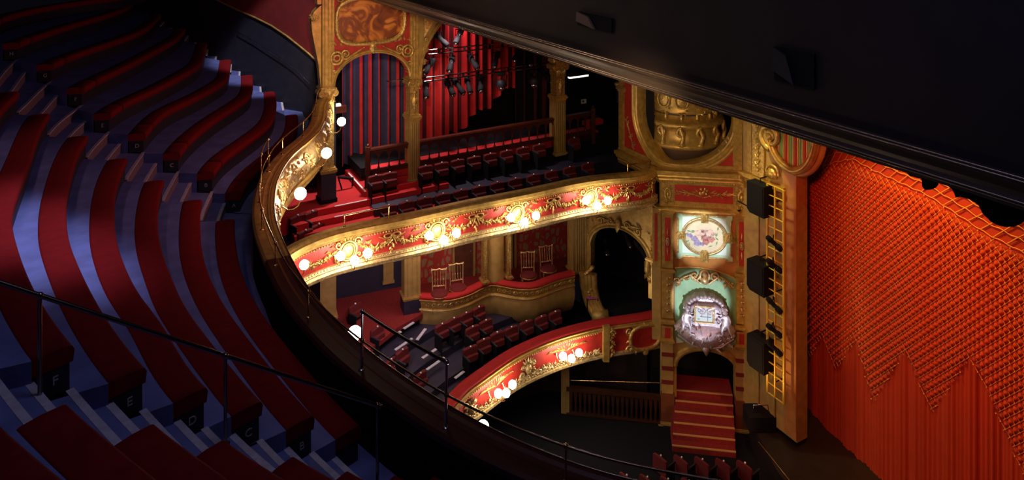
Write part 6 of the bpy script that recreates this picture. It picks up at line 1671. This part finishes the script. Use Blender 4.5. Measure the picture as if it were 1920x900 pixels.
m = MB(); a = pu(1052); m.prism([(a, .02), (a + .3, .02), (a + .3, H - 15.9), (a, H - 15.9)], -.3, .0, MP); slab(m, MP, a + .15, .15, H - 16.3, .3, -.3, .02); m.build('shaft', OCHRE, t)
# stalls seats, seen from behind and above
RZ = math.atan2(-.49, -.872) + PI
rows_ = [((-.5, 21.0), 15), ((.8, 20.3), 14)]
for r in range(5):
    for i in range(9):
        px = 1075 + 38 * i + r * 14; Y = 24.2 - .95 * r
        x = (px - CX) / F * Y; 
        py = YH + (H - .9) / Y * F
        if py > 935 or px > 1400 or r == 0 or (r == 1 and px < 1230): continue
        seat_at((x, Y - .25 * (i - 4) * .3, .02), PI - .9, 'shadowy red stalls seat seen from above below the lower circle', 'stalls seats')

# ================================================================== GLOBE LAMPS
def globe_proto(gm, r=.125):
    t = local('globe_lamp', 'x', 'lamp')
    m = MB(); m.lathe([(.0, -r)] + [(r * cos(-PI / 2 + PI * i / 14), r * sin(-PI / 2 + PI * i / 14)) for i in range(1, 14)] + [(0, r)], (0, -.42, .16), 20); m.build('globe', gm, t)
    m = MB(); pts = [(0, 0, .0), (0, -.06, -.10), (0, -.16, -.17), (0, -.28, -.17), (0, -.38, -.10), (0, -.42, .02)]; m.tube(pts, [.02, .016, .014, .013, .012, .012], 8); m.build('curled_arm', BRASS, t)
    m = MB(); m.lathe([(0, 0), (.03, 0), (.045, .03), (.04, .05), (0, .05)], (0, -.42, .01), 12); m.build('socket', BRASS, t)
    m = MB(); m.blob((0, .0, .0), (.05, .02, .06)); m.build('wall_plate', BRASS, t)
    return t
gp = globe_proto(GLOBE); kids(gp)
gs = globe_proto(GLOBE2); kids(gs)
used = {}
def lamp(path, px, py, w, lab, grp=None, near=False, Y=None):
    """mounting so that the globe centre shows at that pixel, standing w in front of the path"""
    k = (px - CX) / F
    u, v = path.hit(px, py, w + .42, -1)
    p = path.M(u, v - .16, w); a = path.ang(u)
    if path.side < 0: a += PI
    pr = gs if near else gp
    if pr.name in used: return dup(pr, p, a, lab, grp or 'globe lamps on the balcony fronts')
    used[pr.name] = 1; pr.location = p; pr.rotation_euler = (0, 0, a); pr['label'] = lab; pr['group'] = grp or 'globe lamps on the balcony fronts'; return pr
names = ('first', 'second', 'third', 'fourth')
for i, (u, v) in enumerate(cu):
    for j, du in enumerate((-.42, .05, .46)):
        vv = Z2 - .62 + (.12 if j == 0 else -.12 if j == 1 else .0)
        p = M2(u + du, vv - .16 + 0, .06); a = T2.ang(u + du)
        lab = 'lit globe lamp %s the %s cartouche of the circle front' % (('left of', 'in front of', 'right of')[j], names[i])
        if 'g' not in used: used['g'] = 1; used[gp.name] = 1; gp.location = p; gp.rotation_euler = (0, 0, a); gp['label'] = lab; gp['group'] = 'globe lamps on the balcony fronts'
        else: dup(gp, p, a, lab)
u = T2.hit(567, None, .4, -1); dup(gp, T2.M(u, Z2 - .45, .04), T2.ang(u), 'single lit globe lamp at the left end of the circle front')
for (px, nm) in ((1056, 'right'), (926, 'left')):
    uu = u3(px)
    for j, du in enumerate((-.32, .05, .36)):
        dup(gp, M3(uu + du, Z3 - .62 + (.1, -.08, .04)[j], .06), T3.ang(uu + du), 'lit globe lamp %s the %s lamp cluster of the lower balcony front' % (('at the left of', 'in the middle of', 'at the right of')[j], nm))
def parlamp(px, py, lab, off=.2):
    best = None
    for i in range(600):
        u = PARP.len * i / 599; q = PARP.M(u, 0, off + .42); x = CX + F * q.x / q.y
        e = abs(x - px)
        if best is None or e < best[0]:
            if q.y > 0: best = (e, u, q)
    return best
def parl(px, py, lab, u_guess, off=.2):
    lo = min((abs(CX + F * PARP.M(u, 0, off + .42).x / PARP.M(u, 0, off + .42).y - px), u) for u in [u_guess + (i - 40) * .05 for i in range(81)])[1]
    q = PARP.M(lo, 0, off + .42 * {672: .85, 918: .62}.get(px, 1.1)); v = H - (py - YH) * q.y / F
    a = PARP.ang(lo) + PI
    sc_ = {672: .85, 918: .62}.get(px, 1.1)
    o = dup(gp, PARP.M(lo, v - .16 * sc_, off), a, lab); o.scale = (sc_, sc_, sc_); return o
uofp = lambda px, py: min(range(400), key=lambda i: (lambda q: (q.x / q.y * F + CX - px) ** 2 + ((H - q.z) / q.y * F + YH - py) ** 2)(PARP.M(PARP.len * i / 399, ZP - .2, .4))) * PARP.len / 399
parl(638, 228, 'lit globe lamp on a curled arm next to the corner column', uofp(638, 215), .05)
parl(610, 287, 'lit globe lamp on the far bend of the gallery front', uofp(610, 275), .12)
parl(560, 363, 'lit globe lamp on the gallery front above the shadowy seats', uofp(560, 350), .12)
parl(672, 625, 'large bright globe lamp just behind the gallery guard rail', uofp(672, 625), .05)
parl(918, 801, 'half hidden globe lamp below the gallery parapet near the bottom', uofp(918, 801), .05)
for pr in (gs,):
    for c in kids(pr): bpy.data.objects.remove(c)
    bpy.data.objects.remove(pr)
# ================================================================== LIGHT
def spotl(name, loc, target, power, col, size=40, blend=.6, r=.15):
    l = bpy.data.lights.new(name, 'SPOT'); l.energy = power; l.color = col; l.spot_size = math.radians(size); l.spot_blend = blend; l.shadow_soft_size = r
    o = bpy.data.objects.new(name, l); COL.objects.link(o); o.location = loc
    d = Vector(target) - Vector(loc); o.rotation_euler = d.to_track_quat('-Z', 'Y').to_euler(); return o
def areal(name, loc, target, power, col, sx, sy):
    l = bpy.data.lights.new(name, 'AREA'); l.shape = 'RECTANGLE'; l.size = sx; l.size_y = sy; l.energy = power; l.color = col
    o = bpy.data.objects.new(name, l); COL.objects.link(o); o.location = loc
    d = Vector(target) - Vector(loc); o.rotation_euler = d.to_track_quat('-Z', 'Y').to_euler(); return o
WARM = (1, .72, .42); COOL = (.62, .68, 1); VIO = (.75, .7, 1)
# gallery
spotl('gallery_house_light', (-4.5, 10.5, H + 4), PD(20, 470, 5.0), 3000, (.7, .7, 1), 27, .9, .4)
spotl('gallery_side_light', (-6, 20, H + 2.5), PD(500, 150, 6.3), 3200, (.85, .83, 1), 25, .5, .2)
areal('gallery_dim_light', (-1.0, 7.5, H + 4.2), PD(200, 720, 5.5), 70, (.55, .55, 1), 2.5, 2.5)
spotl('gallery_red_glow', (-11, 14, H + 4), PD(30, 330, 4.5), 300, (1, .5, .5), 50, .9, .4)
# gilded wall
spotl('circle_slot_light', (-2.5, 12, H - 1.2), MW(uW(690), vW(690, 120), 0), 3200, WARM, 26, .7, .3)
spotl('circle_front_wash', (2.0, 8, H - 2.0), MW(uW(1050), vW(1050, 200), 0), 1500, (1, .7, .38), 22, .8, .3)
spotl('tower_wash', (0.5, 10, H - 3.5), MT(1.4, vY(260), 0), 3600, (1, .68, .34), 24, .7, .3)
spotl('tower_low_wash', (0.5, 12, H - 8), MT(1.4, vY(640), 0), 650, (1, .62, .3), 30, .8, .3)
spotl('panel_light', (3.0, 14, H - 7), MT(1.4, vY(447), 0), 9000, (.92, .96, 1), 9.5, .5, .05)
spotl('cartouche_light', (5.3, 15, H - 16.0), MT(1.4, vY(566), .2), 5600, (.9, .9, 1), 11.5, .4, .05)
# arcade curtains
spotl('curtain_red_light', MW(uW(900), H - 3.4, -1.9), MW(uW(870, -2.4), H - 7.6, -2.4), 360, (1, .45, .5), 60, .8, .2)
spotl('curtain_pink_light', MW(uW(866), H - 3.2, -1.9), MW(uW(875, -2.4), H - 6.0, -2.4), 90, (1, .75, .85), 40, .9, .1)
spotl('curtain_blue_light', MW(uW(700), H - 3.6, -1.6), MW(uW(680, -2.4), H - 7.4, -2.4), 150, (.85, .8, 1), 60, .8, .2)
spotl('carpet_light', MW(uW(860), H - 4.2, -.5), MW(uW(860, -.4), H - 9.1, -.4), 700, (1, .8, .75), 100, .8, .2)
spotl('landing_light', MW(uW(720), H - 4.6, -.6), MW(uW(650, -.3), H - 9.7, -.2), 1100, (1, .85, .8), 50, .7, .15)
# lower circle
areal('box_light', ML(7, H - 10.8, .8), ML(7, H - 14, -.8), 110, (1, .7, .55), 5, .4)
spotl('lower_carpet_light', (-4.2, 21.5, H - 10.9), (-4.8, 25.2, H - 14.3), 260, (.95, .7, .85), 95, .9, .2)
areal('circle_haze_light', (0, 15, H - 11), (0, 26, H - 14.5), 80, (1, .6, .5), 3, 2)
# stage
spotl('curtain_orange_light', MK(6.5, H - 3.3, 3.2), khit3 := MK(khit(1760, 480)[0], khit(1760, 480)[1], 0), 2300, (1, .55, .10), 70, 1, .08)
spotl('curtain_red_wash', (5.5, 15, H - 4.5), MK(5, H - 13, 0), 1800, (1, .10, .05), 66, .8, .3)
spotl('ladder_top_light', MJ(.9, H - 5.5, 2.0), MJ(ju(1452), jv(1452, 400), .3), 700, (1, .9, .3), 40, .8, .1)
spotl('ladder_low_light', MJ(1.6, H - 16.5, 2.2), MJ(ju(1455), jv(1452, 640), .3), 160, (1, .5, .15), 70, .8, .1)
spotl('stair_light', (9.5, 19.5, H - 16.3), MT(1.4, .8, .4), 330, (1, .5, .2), 24, .7, .1)
# ceiling moulding sheen
areal('ceiling_edge_sheen', (-4.0, 15.5, H - .3), (-.5, 17, H - 3), 40, (1, .75, .55), 2, 2)
areal('ceiling_blue_spill', (2.0, 5.5, H - .2), (5.0, 7.5, H - 1.5), 10, (.25, .3, 1), 1.5, 1.5)
areal('general_fill', (-1, 9, H + 3), (0, 20, H - 8), 32, (.75, .6, .75), 8, 6)
areal('gallery_front_fill', (-1.5, 17, H - 4.0), (-10.5, 20, H - 5), 130, (1, .34, .30), 1.5, .6)  # added reddish fill to brighten the far cushions, not a house lamp
AMB = 0.004
# ================================================================== CAMERA, RENDER
cd = bpy.data.cameras.new('camera'); co = bpy.data.objects.new('camera', cd); COL.objects.link(co)
cd.sensor_fit = 'HORIZONTAL'; cd.sensor_width = 36; cd.lens = F / 1920 * 36; cd.clip_start = .05; cd.clip_end = 200
cd.shift_y = -(450 - YH) / 1920
co.location = (0, 0, H); co.rotation_euler = (PI / 2, 0, 0)
sc = bpy.context.scene; sc.camera = co
sc.view_settings.view_transform = 'Standard'; sc.view_settings.look = 'None'; sc.view_settings.exposure = 0; sc.view_settings.gamma = 1
sc.view_settings.use_curve_mapping = False
w = bpy.data.worlds.new('world'); sc.world = w; w.use_nodes = True
w.node_tree.nodes['Background'].inputs[0].default_value = (.5, .45, .8, 1); w.node_tree.nodes['Background'].inputs[1].default_value = AMB
sc.cycles.use_denoising = True
sc.cycles.max_bounces = 5; sc.cycles.diffuse_bounces = 3; sc.cycles.glossy_bounces = 3; sc.cycles.sample_clamp_indirect = 4
sc.cycles.use_adaptive_sampling = True
